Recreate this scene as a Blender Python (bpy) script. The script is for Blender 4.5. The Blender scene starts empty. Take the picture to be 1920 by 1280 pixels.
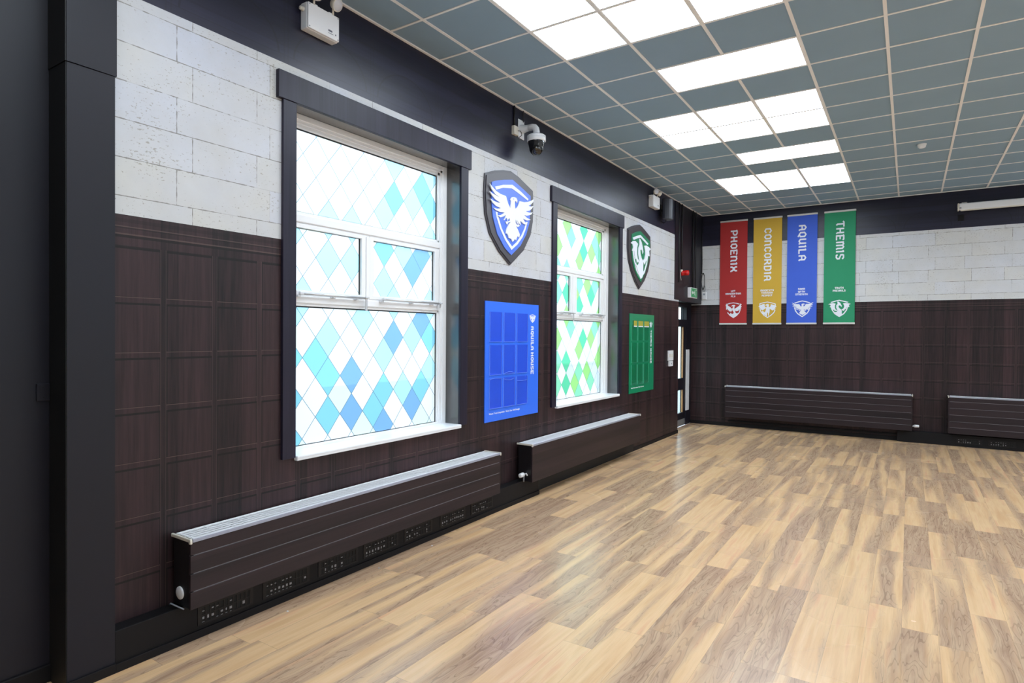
import bpy, bmesh, math, random
from mathutils import Matrix, Vector

scene = bpy.context.scene
COL = scene.collection

# ------------------------------------------------------------------ camera
W_IMG, H_IMG = 1920, 1280
F_PX = 1140.97
YAW, PITCH, ROLL = 0.57824, -0.010706, 0.0070843
CAM = Vector((3.536, -0.7923, 1.7716))
cam_data = bpy.data.cameras.new('camera')
cam = bpy.data.objects.new('camera', cam_data)
COL.objects.link(cam)
cam_data.sensor_fit = 'HORIZONTAL'
cam_data.sensor_width = 36.0
cam_data.lens = F_PX / W_IMG * 36.0
cam_data.clip_start = 0.05
_c, _s = math.cos(YAW), math.sin(YAW)
_cp, _sp = math.cos(PITCH), math.sin(PITCH)
_cr, _sr = math.cos(ROLL), math.sin(ROLL)
_R = Vector((_c, _s, 0))
_F0 = Vector((-_s, _c, 0))
_Z = Vector((0, 0, 1))
_F = _F0 * _cp + _Z * _sp
_U = _Z * _cp - _F0 * _sp
_right = _R * _cr + _U * _sr
_up = _U * _cr - _R * _sr
m = Matrix((( _right.x, _up.x, -_F.x), (_right.y, _up.y, -_F.y), (_right.z, _up.z, -_F.z)))
cam.matrix_world = Matrix.Translation(CAM) @ m.to_4x4()
scene.camera = cam

# ------------------------------------------------------------------ view and sky
scene.view_settings.view_transform = 'Standard'
scene.view_settings.look = 'None'
scene.view_settings.exposure = 0.0
scene.view_settings.gamma = 1.0
scene.view_settings.use_curve_mapping = False

PANEL_STRENGTH = 10.0      # glow of the ceiling panels
SKY_STRENGTH = 5.6        # overcast daylight outside the windows

world = bpy.data.worlds.new('overcast_sky')
scene.world = world
world.use_nodes = True
wn = world.node_tree
wn.nodes.clear()
w_out = wn.nodes.new('ShaderNodeOutputWorld')
w_bg = wn.nodes.new('ShaderNodeBackground')
w_tc = wn.nodes.new('ShaderNodeTexCoord')
w_sep = wn.nodes.new('ShaderNodeSeparateXYZ')
w_ramp = wn.nodes.new('ShaderNodeValToRGB')
wn.links.new(w_tc.outputs['Generated'], w_sep.inputs[0])
wn.links.new(w_sep.outputs['Z'], w_ramp.inputs[0])
w_ramp.color_ramp.elements[0].position = 0.0
w_ramp.color_ramp.elements[0].color = (0.40, 0.43, 0.46, 1)
w_ramp.color_ramp.elements[1].position = 0.35
w_ramp.color_ramp.elements[1].color = (0.88, 0.95, 1.06, 1)
wn.links.new(w_ramp.outputs[0], w_bg.inputs[0])
w_bg.inputs[1].default_value = SKY_STRENGTH
wn.links.new(w_bg.outputs[0], w_out.inputs[0])

# ------------------------------------------------------------------ room sizes (metres)
ROOM_H = 4.206            # ceiling height
BACK_Y = 11.638           # back wall
FRONT_Y = -3.2            # wall behind the camera
RIGHT_X = 9.0             # wall on the right, out of frame
GRID_X0, GRID_DX = 0.3582, 0.6
GRID_Y0, GRID_DY = 2.7831, 0.60807
DADO_Z, STONE_Z = 2.403, 3.587

CELLS_BLUE = {(-1, 3): 'L', (1, 1): 'L', (4, 2): 'L', (9, 1): 'L', (8, -2): 'L', (11, -1): 'L', (-2, 2): 'L', (1, 5): 'L', (3, 5): 'L', (6, 4): 'L', (7, 3): 'L', (11, 3): 'L', (8, 6): 'L', (6, 0): 'L', (0, 0): 'C', (-2, 0): 'C', (1, -1): 'C', (6, -2): 'C', (10, -2): 'C', (-2, -2): 'C', (1, -3): 'C', (-2, -4): 'C', (11, 1): 'C', (5, -3): 'C', (7, 1): 'B', (10, 2): 'B', (3, -1): 'B', (9, -3): 'B', (3, -3): 'B', (6, -4): 'B', (9, 5): 'B', (10, 6): 'B', (3, 7): 'L', (1, 7): 'L', (6, 8): 'L', (9, 9): 'L', (11, 11): 'L', (11, 7): 'L', (-2, 6): 'L', (7, 11): 'L', (7, 9): 'C', (10, 10): 'C', (11, 9): 'C', (6, 6): 'C'}
CELLS_GREEN = {(-3, 1): 'm', (-6, -2): 'm', (3, 1): 'm', (-6, -4): 'm', (2, -4): 'm', (-1, -3): 'm', (-1, -5): 'm', (0, 0): 'g', (-4, -2): 'g', (-4, -4): 'g', (2, 4): 'g', (-6, 0): 'l', (2, 0): 'l', (-1, -1): 'l', (1, -3): 'l', (4, -2): 'l', (-2, -4): 'l', (5, -1): 'l', (-3, 9): 'm', (3, 9): 'm', (-4, 6): 'm', (-6, 6): 'm', (4, 8): 'm', (-6, 4): 'm', (-1, 5): 'm', (3, 5): 'm', (0, 10): 'g', (0, 8): 'g', (-4, 4): 'g', (-1, 3): 'g', (-4, 10): 'l', (-6, 8): 'l', (2, 8): 'l', (4, 10): 'l', (-1, 7): 'l', (4, 6): 'l', (-4, 2): 'l', (1, 5): 'l', (-2, 4): 'l', (4, 2): 'l'}
ART_EAGLE = dict(
    board=[(-0.449, 0.367), (-0.283, 0.429), (-0.125, 0.469), (0.015, 0.489), (0.161, 0.464), (0.322, 0.414), (0.462, 0.371), (0.473, 0.247), (0.467, 0.033), (0.422, -0.119), (0.278, -0.309), (0.011, -0.495), (-0.195, -0.375), (-0.368, -0.213), (-0.445, -0.027), (-0.465, 0.184)],
    field=[(-0.351, 0.298), (-0.282, 0.324), (-0.14, 0.364), (0.025, 0.4), (0.198, 0.355), (0.388, 0.299), (0.39, 0.155), (0.365, -0.002), (0.303, -0.136), (0.189, -0.269), (0.01, -0.392), (-0.115, -0.33), (-0.252, -0.205), (-0.332, -0.042), (-0.356, 0.119)],
    band_top=[(-0.304, 0.26), (-0.155, 0.309), (0.017, 0.345), (0.181, 0.307), (0.339, 0.256), (0.325, 0.237), (0.164, 0.274), (0.009, 0.305), (-0.155, 0.278), (-0.281, 0.234)],
    band_low=[(-0.289, 0.013), (-0.27, -0.041), (-0.214, -0.138), (-0.116, -0.249), (0.009, -0.337), (0.119, -0.268), (0.223, -0.175), (0.284, -0.081), (0.324, 0.006), (0.292, 0.0), (0.257, -0.076), (0.196, -0.16), (0.101, -0.247), (0.017, -0.3), (-0.084, -0.235), (-0.179, -0.137), (-0.234, -0.043), (-0.243, -0.032), (-0.254, -0.012), (-0.259, 0.014)],
    eagle=[(-0.407, 0.273), (-0.358, 0.245), (-0.296, 0.218), (-0.218, 0.203), (-0.138, 0.201), (-0.114, 0.199), (-0.097, 0.168), (-0.072, 0.128), (-0.035, 0.091), (-0.022, 0.137), (-0.019, 0.169), (-0.034, 0.18), (-0.026, 0.195), (-0.003, 0.211), (0.035, 0.22), (0.081, 0.219), (0.102, 0.197), (0.096, 0.166), (0.078, 0.185), (0.055, 0.18), (0.053, 0.151), (0.059, 0.1), (0.096, 0.122), (0.122, 0.154), (0.139, 0.19), (0.151, 0.198), (0.235, 0.203), (0.325, 0.224), (0.398, 0.253), (0.439, 0.272), (0.421, 0.238), (0.38, 0.206), (0.326, 0.179), (0.381, 0.182), (0.431, 0.198), (0.399, 0.162), (0.345, 0.13), (0.272, 0.111), (0.345, 0.109), (0.417, 0.124), (0.382, 0.094), (0.309, 0.07), (0.237, 0.065), (0.3, 0.044), (0.379, 0.035), (0.301, 0.016), (0.215, 0.023), (0.247, -0.002), (0.307, -0.03), (0.23, -0.033), (0.164, -0.008), (0.164, -0.029), (0.177, -0.055), (0.124, -0.036), (0.098, -0.007), (0.104, -0.025), (0.133, -0.056), (0.095, -0.04), (0.069, -0.007), (0.068, -0.042), (0.095, -0.061), (0.133, -0.053), (0.154, -0.063), (0.116, -0.083), (0.078, -0.077), (0.117, -0.111), (0.156, -0.156), (0.144, -0.191), (0.111, -0.179), (0.092, -0.207), (0.084, -0.228), (0.053, -0.217), (0.041, -0.237), (0.013, -0.252), (-0.008, -0.225), (-0.034, -0.222), (-0.059, -0.221), (-0.064, -0.201), (-0.087, -0.18), (-0.114, -0.184), (-0.104, -0.139), (-0.061, -0.083), (-0.028, -0.053), (-0.069, -0.063), (-0.089, -0.09), (-0.112, -0.077), (-0.118, -0.06), (-0.069, -0.053), (-0.037, -0.038), (-0.045, -0.014), (-0.07, -0.03), (-0.078, -0.054), (-0.089, -0.029), (-0.111, -0.019), (-0.135, -0.05), (-0.154, -0.051), (-0.127, -0.021), (-0.111, 0.008), (-0.167, -0.019), (-0.215, -0.034), (-0.262, -0.024), (-0.199, -0.007), (-0.136, 0.028), (-0.216, 0.02), (-0.294, 0.024), (-0.34, 0.042), (-0.271, 0.042), (-0.208, 0.06), (-0.294, 0.068), (-0.356, 0.091), (-0.39, 0.123), (-0.333, 0.11), (-0.264, 0.107), (-0.217, 0.113), (-0.311, 0.132), (-0.372, 0.164), (-0.409, 0.195), (-0.349, 0.179), (-0.28, 0.17), (-0.23, 0.168), (-0.311, 0.182), (-0.373, 0.224)])
ART_DRAGON_BOARD = dict(
    board=[(-0.479, 0.367), (-0.328, 0.421), (-0.164, 0.464), (0.004, 0.496), (0.129, 0.473), (0.309, 0.421), (0.463, 0.373), (0.486, 0.193), (0.465, -0.017), (0.378, -0.194), (0.227, -0.355), (-0.007, -0.507), (-0.167, -0.404), (-0.335, -0.25), (-0.441, -0.095), (-0.484, 0.09)],
    field=[(-0.355, 0.297), (-0.209, 0.348), (-0.005, 0.394), (0.183, 0.348), (0.396, 0.292), (0.4, 0.163), (0.384, 0.04), (0.297, -0.118), (0.174, -0.268), (0.027, -0.393), (-0.145, -0.295), (-0.267, -0.182), (-0.327, -0.083), (-0.359, 0.088)])
ART_DRAGON = dict(
    ring_out=[(-0.141, 0.118), (-0.073, 0.14), (-0.002, 0.157), (0.075, 0.136), (0.146, 0.115), (0.141, 0.028), (0.123, -0.036), (0.078, -0.103), (0.001, -0.155), (-0.074, -0.101), (-0.118, -0.032), (-0.14, 0.033)],
    wl=[(-0.178, 0.076), (-0.144, 0.093), (-0.098, 0.1), (-0.055, 0.087), (-0.069, 0.06), (-0.07, 0.016), (-0.057, -0.017), (-0.021, -0.035), (-0.028, -0.053), (-0.05, -0.035), (-0.07, -0.049), (-0.082, -0.016), (-0.096, -0.026), (-0.114, 0.004), (-0.118, 0.029), (-0.156, 0.027), (-0.136, 0.053), (-0.147, 0.073)],
    neck=[(-0.027, 0.128), (-0.009, 0.122), (0.016, 0.1), (0.031, 0.07), (0.043, 0.044), (0.033, 0.026), (0.022, 0.047), (0.005, 0.057), (-0.012, 0.048), (-0.009, 0.024), (0.012, -0.004), (0.034, -0.02), (0.041, -0.05), (0.042, -0.106), (0.054, -0.098), (0.029, -0.138), (0.001, -0.154), (-0.042, -0.121), (-0.017, -0.09), (-0.006, -0.05), (-0.032, -0.021), (-0.049, 0.019), (-0.047, 0.059), (-0.026, 0.087), (-0.032, 0.111)],
    wr=[(0.058, 0.089), (0.097, 0.096), (0.139, 0.091), (0.182, 0.081), (0.15, 0.063), (0.162, 0.026), (0.14, 0.024), (0.119, 0.026), (0.109, -0.004), (0.086, -0.021), (0.074, -0.045), (0.049, -0.035), (0.032, -0.022), (0.063, -0.003), (0.08, 0.029), (0.075, 0.061)],
    curl=[(-0.089, -0.048), (-0.069, -0.066), (-0.042, -0.057), (-0.021, -0.049), (-0.029, -0.075), (-0.053, -0.089), (-0.058, -0.075), (-0.039, -0.067), (-0.069, -0.079), (-0.094, -0.06)])
ART_RED_BIRD = dict(
    ring_out=[(-0.128, 0.124), (-0.068, 0.143), (-0.002, 0.152), (0.065, 0.14), (0.123, 0.122), (0.137, 0.076), (0.138, 0.008), (0.118, -0.053), (0.067, -0.113), (0.002, -0.157), (-0.066, -0.111), (-0.118, -0.049), (-0.138, 0.012), (-0.135, 0.082)],
    wl=[(-0.135, 0.135), (-0.101, 0.089), (-0.06, 0.063), (-0.023, 0.027), (-0.029, -0.022), (-0.059, -0.026), (-0.089, -0.015), (-0.08, 0.0), (-0.115, 0.004), (-0.1, 0.018), (-0.134, 0.039), (-0.116, 0.047), (-0.149, 0.073), (-0.129, 0.075), (-0.156, 0.107), (-0.135, 0.103)],
    body=[(-0.039, 0.078), (-0.023, 0.097), (0.014, 0.103), (0.037, 0.092), (0.021, 0.069), (0.02, 0.04), (0.026, 0.01), (0.037, -0.013), (0.041, -0.052), (0.074, -0.067), (0.089, -0.052), (0.082, -0.09), (0.049, -0.113), (0.001, -0.143), (-0.043, -0.112), (-0.081, -0.077), (-0.059, -0.066), (-0.048, -0.047), (-0.029, -0.074), (0.001, -0.066), (0.008, -0.04), (-0.022, 0.003), (-0.019, 0.041), (-0.001, 0.071), (-0.019, 0.079), (-0.03, 0.07)],
    wr=[(0.134, 0.131), (0.158, 0.106), (0.138, 0.091), (0.158, 0.067), (0.137, 0.055), (0.153, 0.038), (0.124, 0.027), (0.132, 0.008), (0.097, 0.007), (0.103, -0.008), (0.066, -0.023), (0.033, -0.01), (0.025, 0.025), (0.087, 0.068), (0.116, 0.092)])
ART_YELLOW_BIRD = dict(
    ring_out=[(-0.144, 0.122), (-0.071, 0.142), (-0.001, 0.152), (0.075, 0.135), (0.145, 0.111), (0.152, 0.056), (0.146, -0.003), (0.122, -0.062), (0.064, -0.12), (0.002, -0.16), (-0.065, -0.115), (-0.118, -0.051), (-0.143, 0.009), (-0.147, 0.069)],
    wl=[(-0.053, 0.112), (-0.091, 0.105), (-0.137, 0.08), (-0.165, 0.061), (-0.14, 0.045), (-0.15, 0.023), (-0.122, 0.02), (-0.125, -0.002), (-0.094, 0.001), (-0.094, -0.018), (-0.041, 0.019), (-0.024, 0.037), (-0.049, 0.067)],
    body=[(-0.037, 0.088), (-0.018, 0.105), (0.017, 0.111), (0.028, 0.081), (0.024, 0.058), (0.042, 0.006), (0.039, -0.053), (0.026, -0.082), (0.026, -0.127), (0.014, -0.105), (0.01, -0.06), (-0.004, -0.06), (-0.008, -0.127), (-0.026, -0.119), (-0.04, -0.104), (-0.082, -0.081), (-0.093, -0.051), (-0.104, -0.036), (-0.076, -0.025), (-0.062, -0.052), (-0.037, -0.037), (-0.027, 0.0), (-0.029, 0.037), (-0.007, 0.066), (-0.021, 0.082), (-0.034, 0.071)],
    wr=[(0.058, 0.104), (0.097, 0.092), (0.138, 0.075), (0.164, 0.05), (0.138, 0.04), (0.15, 0.019), (0.125, 0.016), (0.131, -0.006), (0.101, -0.006), (0.101, -0.023), (0.056, 0.006), (0.028, 0.025), (0.027, 0.04), (0.055, 0.065)])

# ------------------------------------------------------------------ helpers: objects
def tag(o, label=None, cat=None, group=None, kind=None):
    if label: o['label'] = label
    if cat: o['category'] = cat
    if group: o['group'] = group
    if kind: o['kind'] = kind
    return o

def thing(name, loc, label, cat, group=None, kind=None, rotz=0.0):
    o = bpy.data.objects.new(name, None)
    COL.objects.link(o)
    o.empty_display_size = 0.05
    o.location = loc
    o.rotation_euler = (0, 0, rotz)
    return tag(o, label, cat, group, kind)

def world_origin(p):
    v = Vector((0, 0, 0))
    while p is not None:
        v += Vector(p.location)
        p = p.parent
    return v

class MB:
    """collects shapes into one mesh; world=True coordinates are world ones"""
    def __init__(self):
        self.bm = bmesh.new()
        self.uv = None
    def _setmat(self, faces, mi):
        for f in faces: f.material_index = mi
    def box(self, lo, hi, bev=0.0, mi=0, seg=2):
        lo = Vector(lo); hi = Vector(hi)
        for k in range(3):
            if lo[k] > hi[k]: lo[k], hi[k] = hi[k], lo[k]
        r = bmesh.ops.create_cube(self.bm, size=1.0)
        vs = r['verts']
        for v in vs:
            v.co = Vector([(lo[k] + hi[k]) / 2 + v.co[k] * (hi[k] - lo[k]) for k in range(3)])
        fs = set(f for v in vs for f in v.link_faces)
        self._setmat(fs, mi)
        if bev > 0:
            es = list(set(e for v in vs for e in v.link_edges))
            b = min(bev, 0.49 * min(hi - lo))
            bmesh.ops.bevel(self.bm, geom=es, offset=b, segments=seg, affect='EDGES', profile=0.5, clamp_overlap=True, material=-1)
        return self
    def poly(self, pts, mi=0):
        vs = [self.bm.verts.new(p) for p in pts]
        f = self.bm.faces.new(vs); f.material_index = mi
        return f
    def cyl(self, a, b, r1, r2=None, seg=24, mi=0, cap=True):
        a = Vector(a); b = Vector(b); d = b - a
        if r2 is None: r2 = r1
        r = bmesh.ops.create_cone(self.bm, cap_ends=cap, segments=seg, radius1=r1, radius2=r2, depth=d.length)
        q = Vector((0, 0, 1)).rotation_difference(d.normalized()).to_matrix().to_4x4()
        M = Matrix.Translation((a + b) / 2) @ q
        fs = set(f for v in r['verts'] for f in v.link_faces)
        for v in r['verts']: v.co = M @ v.co
        for f in fs:
            f.material_index = mi
            if len(f.verts) == 4: f.smooth = True
        return self
    def lathe(self, base, axis, prof, seg=32, mi=0):
        """prof: list of (distance along axis, radius)"""
        axis = Vector(axis).normalized(); base = Vector(base)
        q = Vector((0, 0, 1)).rotation_difference(axis).to_matrix()
        rings = []
        for (t, r) in prof:
            if r < 1e-6:
                rings.append([self.bm.verts.new(base + q @ Vector((0, 0, t)))])
            else:
                rings.append([self.bm.verts.new(base + q @ Vector((r * math.cos(2 * math.pi * k / seg), r * math.sin(2 * math.pi * k / seg), t))) for k in range(seg)])
        for A, B in zip(rings[:-1], rings[1:]):
            for k in range(seg):
                k2 = (k + 1) % seg
                if len(A) == 1 and len(B) == 1: continue
                if len(A) == 1: vs = [A[0], B[k], B[k2]]
                elif len(B) == 1: vs = [A[k], A[k2], B[0]]
                else: vs = [A[k], A[k2], B[k2], B[k]]
                f = self.bm.faces.new(vs); f.smooth = True; f.material_index = mi
        return self
    def tube(self, pts, r, seg=10, mi=0):
        pts = [Vector(p) for p in pts]
        rings = []
        up = Vector((0.13, 0.21, 0.97)).normalized()
        for i, p in enumerate(pts):
            t = (pts[min(i + 1, len(pts) - 1)] - pts[max(i - 1, 0)]).normalized()
            u = t.cross(up)
            if u.length < 1e-3: u = t.cross(Vector((1, 0, 0)))
            u.normalize(); w = t.cross(u)
            rings.append([self.bm.verts.new(p + u * (r * math.cos(2 * math.pi * k / seg)) + w * (r * math.sin(2 * math.pi * k / seg))) for k in range(seg)])
        for A, B in zip(rings[:-1], rings[1:]):
            for k in range(seg):
                f = self.bm.faces.new([A[k], A[(k + 1) % seg], B[(k + 1) % seg], B[k]]); f.smooth = True; f.material_index = mi
        for R in (rings[0], rings[-1]):
            f = self.bm.faces.new(R); f.material_index = mi
        return self
    def outline(self, pts, to3, mi=0, depth=None):
        """filled outline: pts in 2-D, to3(a, b, t) -> point, t is height above the base; depth = thickness"""
        bm = self.bm
        top = [bm.verts.new(to3(a, b, depth or 0.0)) for a, b in pts]
        n = len(top)
        es = [bm.edges.new((top[i], top[(i + 1) % n])) for i in range(n)]
        nrm = (Vector(to3(0, 0, 1)) - Vector(to3(0, 0, 0))).normalized()
        r = bmesh.ops.triangle_fill(bm, use_beauty=True, use_dissolve=False, edges=es, normal=nrm)
        for g in r['geom']:
            if isinstance(g, bmesh.types.BMFace): g.material_index = mi
        if depth:
            bot = [bm.verts.new(to3(a, b, 0.0)) for a, b in pts]
            for i in range(n):
                j = (i + 1) % n
                f = bm.faces.new([top[i], top[j], bot[j], bot[i]]); f.material_index = mi
        return self
    def build(self, name, mats, parent=None, world=False, recalc=True, **kw):
        if recalc: bmesh.ops.recalc_face_normals(self.bm, faces=self.bm.faces[:])
        me = bpy.data.meshes.new(name)
        if world and parent is not None:
            bmesh.ops.translate(self.bm, vec=-world_origin(parent), verts=self.bm.verts[:])
        self.bm.to_mesh(me); self.bm.free()
        if not isinstance(mats, (list, tuple)): mats = [mats]
        for mt in mats: me.materials.append(mt)
        o = bpy.data.objects.new(name, me)
        COL.objects.link(o)
        if parent is not None: o.parent = parent
        if kw: tag(o, **kw)
        return o

def rebase(o, loc):
    """move a top-level mesh's origin to loc without moving its shape"""
    o.data.transform(Matrix.Translation(-Vector(loc)))
    o.location = loc
    return o

def copy_thing(root, loc, label=None):
    r = root.copy(); COL.objects.link(r); r.location = loc
    if label: r['label'] = label
    for ch in root.children:
        c = ch.copy(); COL.objects.link(c); c.parent = r
        for g in ch.children:
            d = g.copy(); COL.objects.link(d); d.parent = c
    return r

def lwall(off):     # point on the left wall plane, off metres into the room
    return lambda a, b, t=0.0: (off + t, a, b)
def bwall(off):     # point on the back wall plane
    return lambda a, b, t=0.0: (a, BACK_Y - off - t, b)

# ------------------------------------------------------------------ helpers: materials
def srgb(r, g, b):
    def f(c):
        c /= 255.0
        return c / 12.92 if c <= 0.04045 else ((c + 0.055) / 1.055) ** 2.4
    return (f(r), f(g), f(b), 1.0)

def new_mat(name):
    mt = bpy.data.materials.new(name)
    mt.use_nodes = True
    nt = mt.node_tree
    return mt, nt, nt.nodes['Principled BSDF'], nt.nodes['Material Output']

class V:
    """small arithmetic on shader sockets"""
    nt = None
    def __init__(self, s): self.s = s
    @staticmethod
    def op(kind, *a):
        n = V.nt.nodes.new('ShaderNodeMath'); n.operation = kind
        for i, x in enumerate(a):
            if isinstance(x, V): V.nt.links.new(x.s, n.inputs[i])
            else: n.inputs[i].default_value = x
        return V(n.outputs[0])
    def __add__(s, o): return V.op('ADD', s, o)
    def __radd__(s, o): return V.op('ADD', o, s)
    def __sub__(s, o): return V.op('SUBTRACT', s, o)
    def __rsub__(s, o): return V.op('SUBTRACT', o, s)
    def __mul__(s, o): return V.op('MULTIPLY', s, o)
    def __rmul__(s, o): return V.op('MULTIPLY', o, s)
    def __truediv__(s, o): return V.op('DIVIDE', s, o)
    def floor(s): return V.op('FLOOR', s)
    def fract(s): return V.op('FRACT', s)
    def abs(s): return V.op('ABSOLUTE', s)
    def lt(s, o): return V.op('LESS_THAN', s, o)
    def gt(s, o): return V.op('GREATER_THAN', s, o)
    def max(s, o): return V.op('MAXIMUM', s, o)
    def min(s, o): return V.op('MINIMUM', s, o)
    def mod(s, o): return V.op('MODULO', s, o)
    def sqrt(s): return V.op('SQRT', s)

def vec(x, y, z=0.0):
    n = V.nt.nodes.new('ShaderNodeCombineXYZ')
    for i, a in enumerate((x, y, z)):
        if isinstance(a, V): V.nt.links.new(a.s, n.inputs[i])
        else: n.inputs[i].default_value = a
    return n.outputs[0]

def noise(vsock, scale=1.0, detail=3.0, rough=0.5, dist=0.0):
    n = V.nt.nodes.new('ShaderNodeTexNoise')
    V.nt.links.new(vsock, n.inputs['Vector'])
    n.inputs['Scale'].default_value = scale
    n.inputs['Detail'].default_value = detail
    n.inputs['Roughness'].default_value = rough
    n.inputs['Distortion'].default_value = dist
    return V(n.outputs[0])

def white(vsock):
    n = V.nt.nodes.new('ShaderNodeTexWhiteNoise'); n.noise_dimensions = '3D'
    V.nt.links.new(vsock, n.inputs['Vector'])
    return V(n.outputs['Value'])

def ramp(v, stops):
    n = V.nt.nodes.new('ShaderNodeValToRGB')
    V.nt.links.new(v.s, n.inputs[0])
    el = n.color_ramp.elements
    while len(el) < len(stops): el.new(0.5)
    for e, (p, c) in zip(el, stops):
        e.position = p
        e.color = c if len(c) == 4 else (*c, 1)
    return n.outputs[0]

def mixc(f, a, b, mode='MIX'):
    n = V.nt.nodes.new('ShaderNodeMix'); n.data_type = 'RGBA'; n.blend_type = mode
    if isinstance(f, V): V.nt.links.new(f.s, n.inputs[0])
    else: n.inputs[0].default_value = f
    for i, x in ((6, a), (7, b)):
        if isinstance(x, (tuple, list)): n.inputs[i].default_value = x
        else: V.nt.links.new(x, n.inputs[i])
    return n.outputs[2]

def uvw():
    n = V.nt.nodes.new('ShaderNodeTexCoord')
    s = V.nt.nodes.new('ShaderNodeSeparateXYZ')
    V.nt.links.new(n.outputs['Object'], s.inputs[0])
    return V(s.outputs[0]), V(s.outputs[1]), V(s.outputs[2])

def plain(name, col, rough=0.5, metal=0.0, var=0.06, scale=6.0, spec=0.5, bump=0.0):
    mt, nt, p, out = new_mat(name)
    V.nt = nt
    x, y, z = uvw()
    n = noise(vec(x, y, z), scale, 3.0)
    c2 = tuple(min(1.0, c * (1 + var)) for c in col[:3]) + (1,)
    c1 = tuple(c * (1 - var) for c in col[:3]) + (1,)
    nt.links.new(mixc(n, c1, c2), p.inputs['Base Color'])
    p.inputs['Roughness'].default_value = rough
    p.inputs['Metallic'].default_value = metal
    p.inputs['Specular IOR Level'].default_value = spec
    if bump:
        b = nt.nodes.new('ShaderNodeBump'); b.inputs['Strength'].default_value = bump; b.inputs['Distance'].default_value = 0.002
        n2 = noise(vec(x, y, z), 120.0, 2.0)
        nt.links.new(n2.s, b.inputs['Height']); nt.links.new(b.outputs[0], p.inputs['Normal'])
    return mt

def wood_colour(s, z, dark, light, across=34.0, along=1.6):
    """streaky dark timber print; s runs across the grain, z along it"""
    g = noise(vec(s * across, z * along, 0.0), 1.0, 5.0, 0.6)
    board = white(vec((s / 0.1).floor(), 3.0, 1.0))
    h = noise(vec(s * across * 6.0, z * along * 2.5, 5.0), 1.0, 2.0)
    t = g * 0.9 + board * 0.38 + h * 0.3 - 0.40
    return ramp(t, [(0.1, dark), (0.75, light)])

def panel_paper(name, axis, s_off):
    """printed oak-panelling wallpaper of the lower wall"""
    mt, nt, p, out = new_mat(name)
    V.nt = nt
    x, y, z = uvw()
    s = y if axis == 'y' else x
    col = wood_colour(s, z, srgb(22, 15, 18), srgb(66, 45, 48))
    fu = ((s - s_off) / 0.3037 + 0.5).fract() - 0.5
    du = fu * 0.3037                      # metres from the middle of a stile
    fv = ((z - 0.4436) / 0.3007 + 0.5).fract() - 0.5
    dv = fv * 0.3007                      # metres from the middle of a rail
    below = z.lt(2.236)
    stile = du.abs().lt(0.017)
    # dark printed edges of the sunk panels
    e1 = (du - 0.0200).abs().lt(0.0045) * dv.abs().gt(0.017)
    e2 = (du + 0.0185).abs().lt(0.0028) * dv.abs().gt(0.017)
    e3 = (dv + 0.0205).abs().lt(0.0058) * du.abs().gt(0.017)
    e4 = (dv - 0.0175).abs().lt(0.0016) * du.abs().gt(0.017)
    line = (e1 * 0.75).max(e2 * 0.7).max(e3 * 0.92).max(e4 * 0.5) * below
    top = (z - 2.232).abs().lt(0.006) * du.abs().gt(0.017) * 0.7
    c1 = (z - 2.288).abs().lt(0.007) * 0.8
    c2 = (z - 2.333).abs().lt(0.004) * 0.5
    c3 = (z - 2.372).abs().lt(0.010) * 0.35
    dark = line.max(top).max(c1).max(c2).max(c3)
    lit = (z - 2.30).abs().lt(0.004).max((z - 2.34).abs().lt(0.003)) * 0.35
    lit = lit.max((dv - 0.014).abs().lt(0.002) * du.abs().gt(0.017) * below * 0.45)
    lit = lit.max((du.abs() - 0.0145).abs().lt(0.0016) * below * 0.22)
    c = mixc(dark, col, srgb(14, 11, 12))
    c = mixc(lit, c, srgb(110, 90, 84))
    nt.links.new(c, p.inputs['Base Color'])
    p.inputs['Roughness'].default_value = 0.48
    p.inputs['Specular IOR Level'].default_value = 0.32
    return mt

def frieze_paper(name, axis):
    """printed dark boarding with faint arches at the top of the wall"""
    mt, nt, p, out = new_mat(name)
    V.nt = nt
    x, y, z = uvw()
    s = y if axis == 'y' else x
    col = wood_colour(z, s, srgb(22, 21, 36), srgb(40, 39, 62), across=9.0, along=0.8)
    u = (((s - 2.99) / 0.78 + 0.5).fract() - 0.5) * 0.78
    rr = ((u * u) / (0.33 * 0.33) + ((z - 3.64) * (z - 3.64)) / (0.265 * 0.265)).sqrt()
    arch = (rr - 1.0).abs().lt(0.022) * z.gt(3.64)
    post = (u.abs() - 0.375).abs().lt(0.006)
    ln = (z - 4.0).abs().lt(0.008).max((z - 3.64).abs().lt(0.003))
    d = (arch * 0.5).max(post * 0.25).max(ln * 0.4)
    nt.links.new(mixc(d, col, srgb(16, 15, 20)), p.inputs['Base Color'])
    p.inputs['Roughness'].default_value = 0.36
    p.inputs['Specular IOR Level'].default_value = 0.45
    return mt

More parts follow.
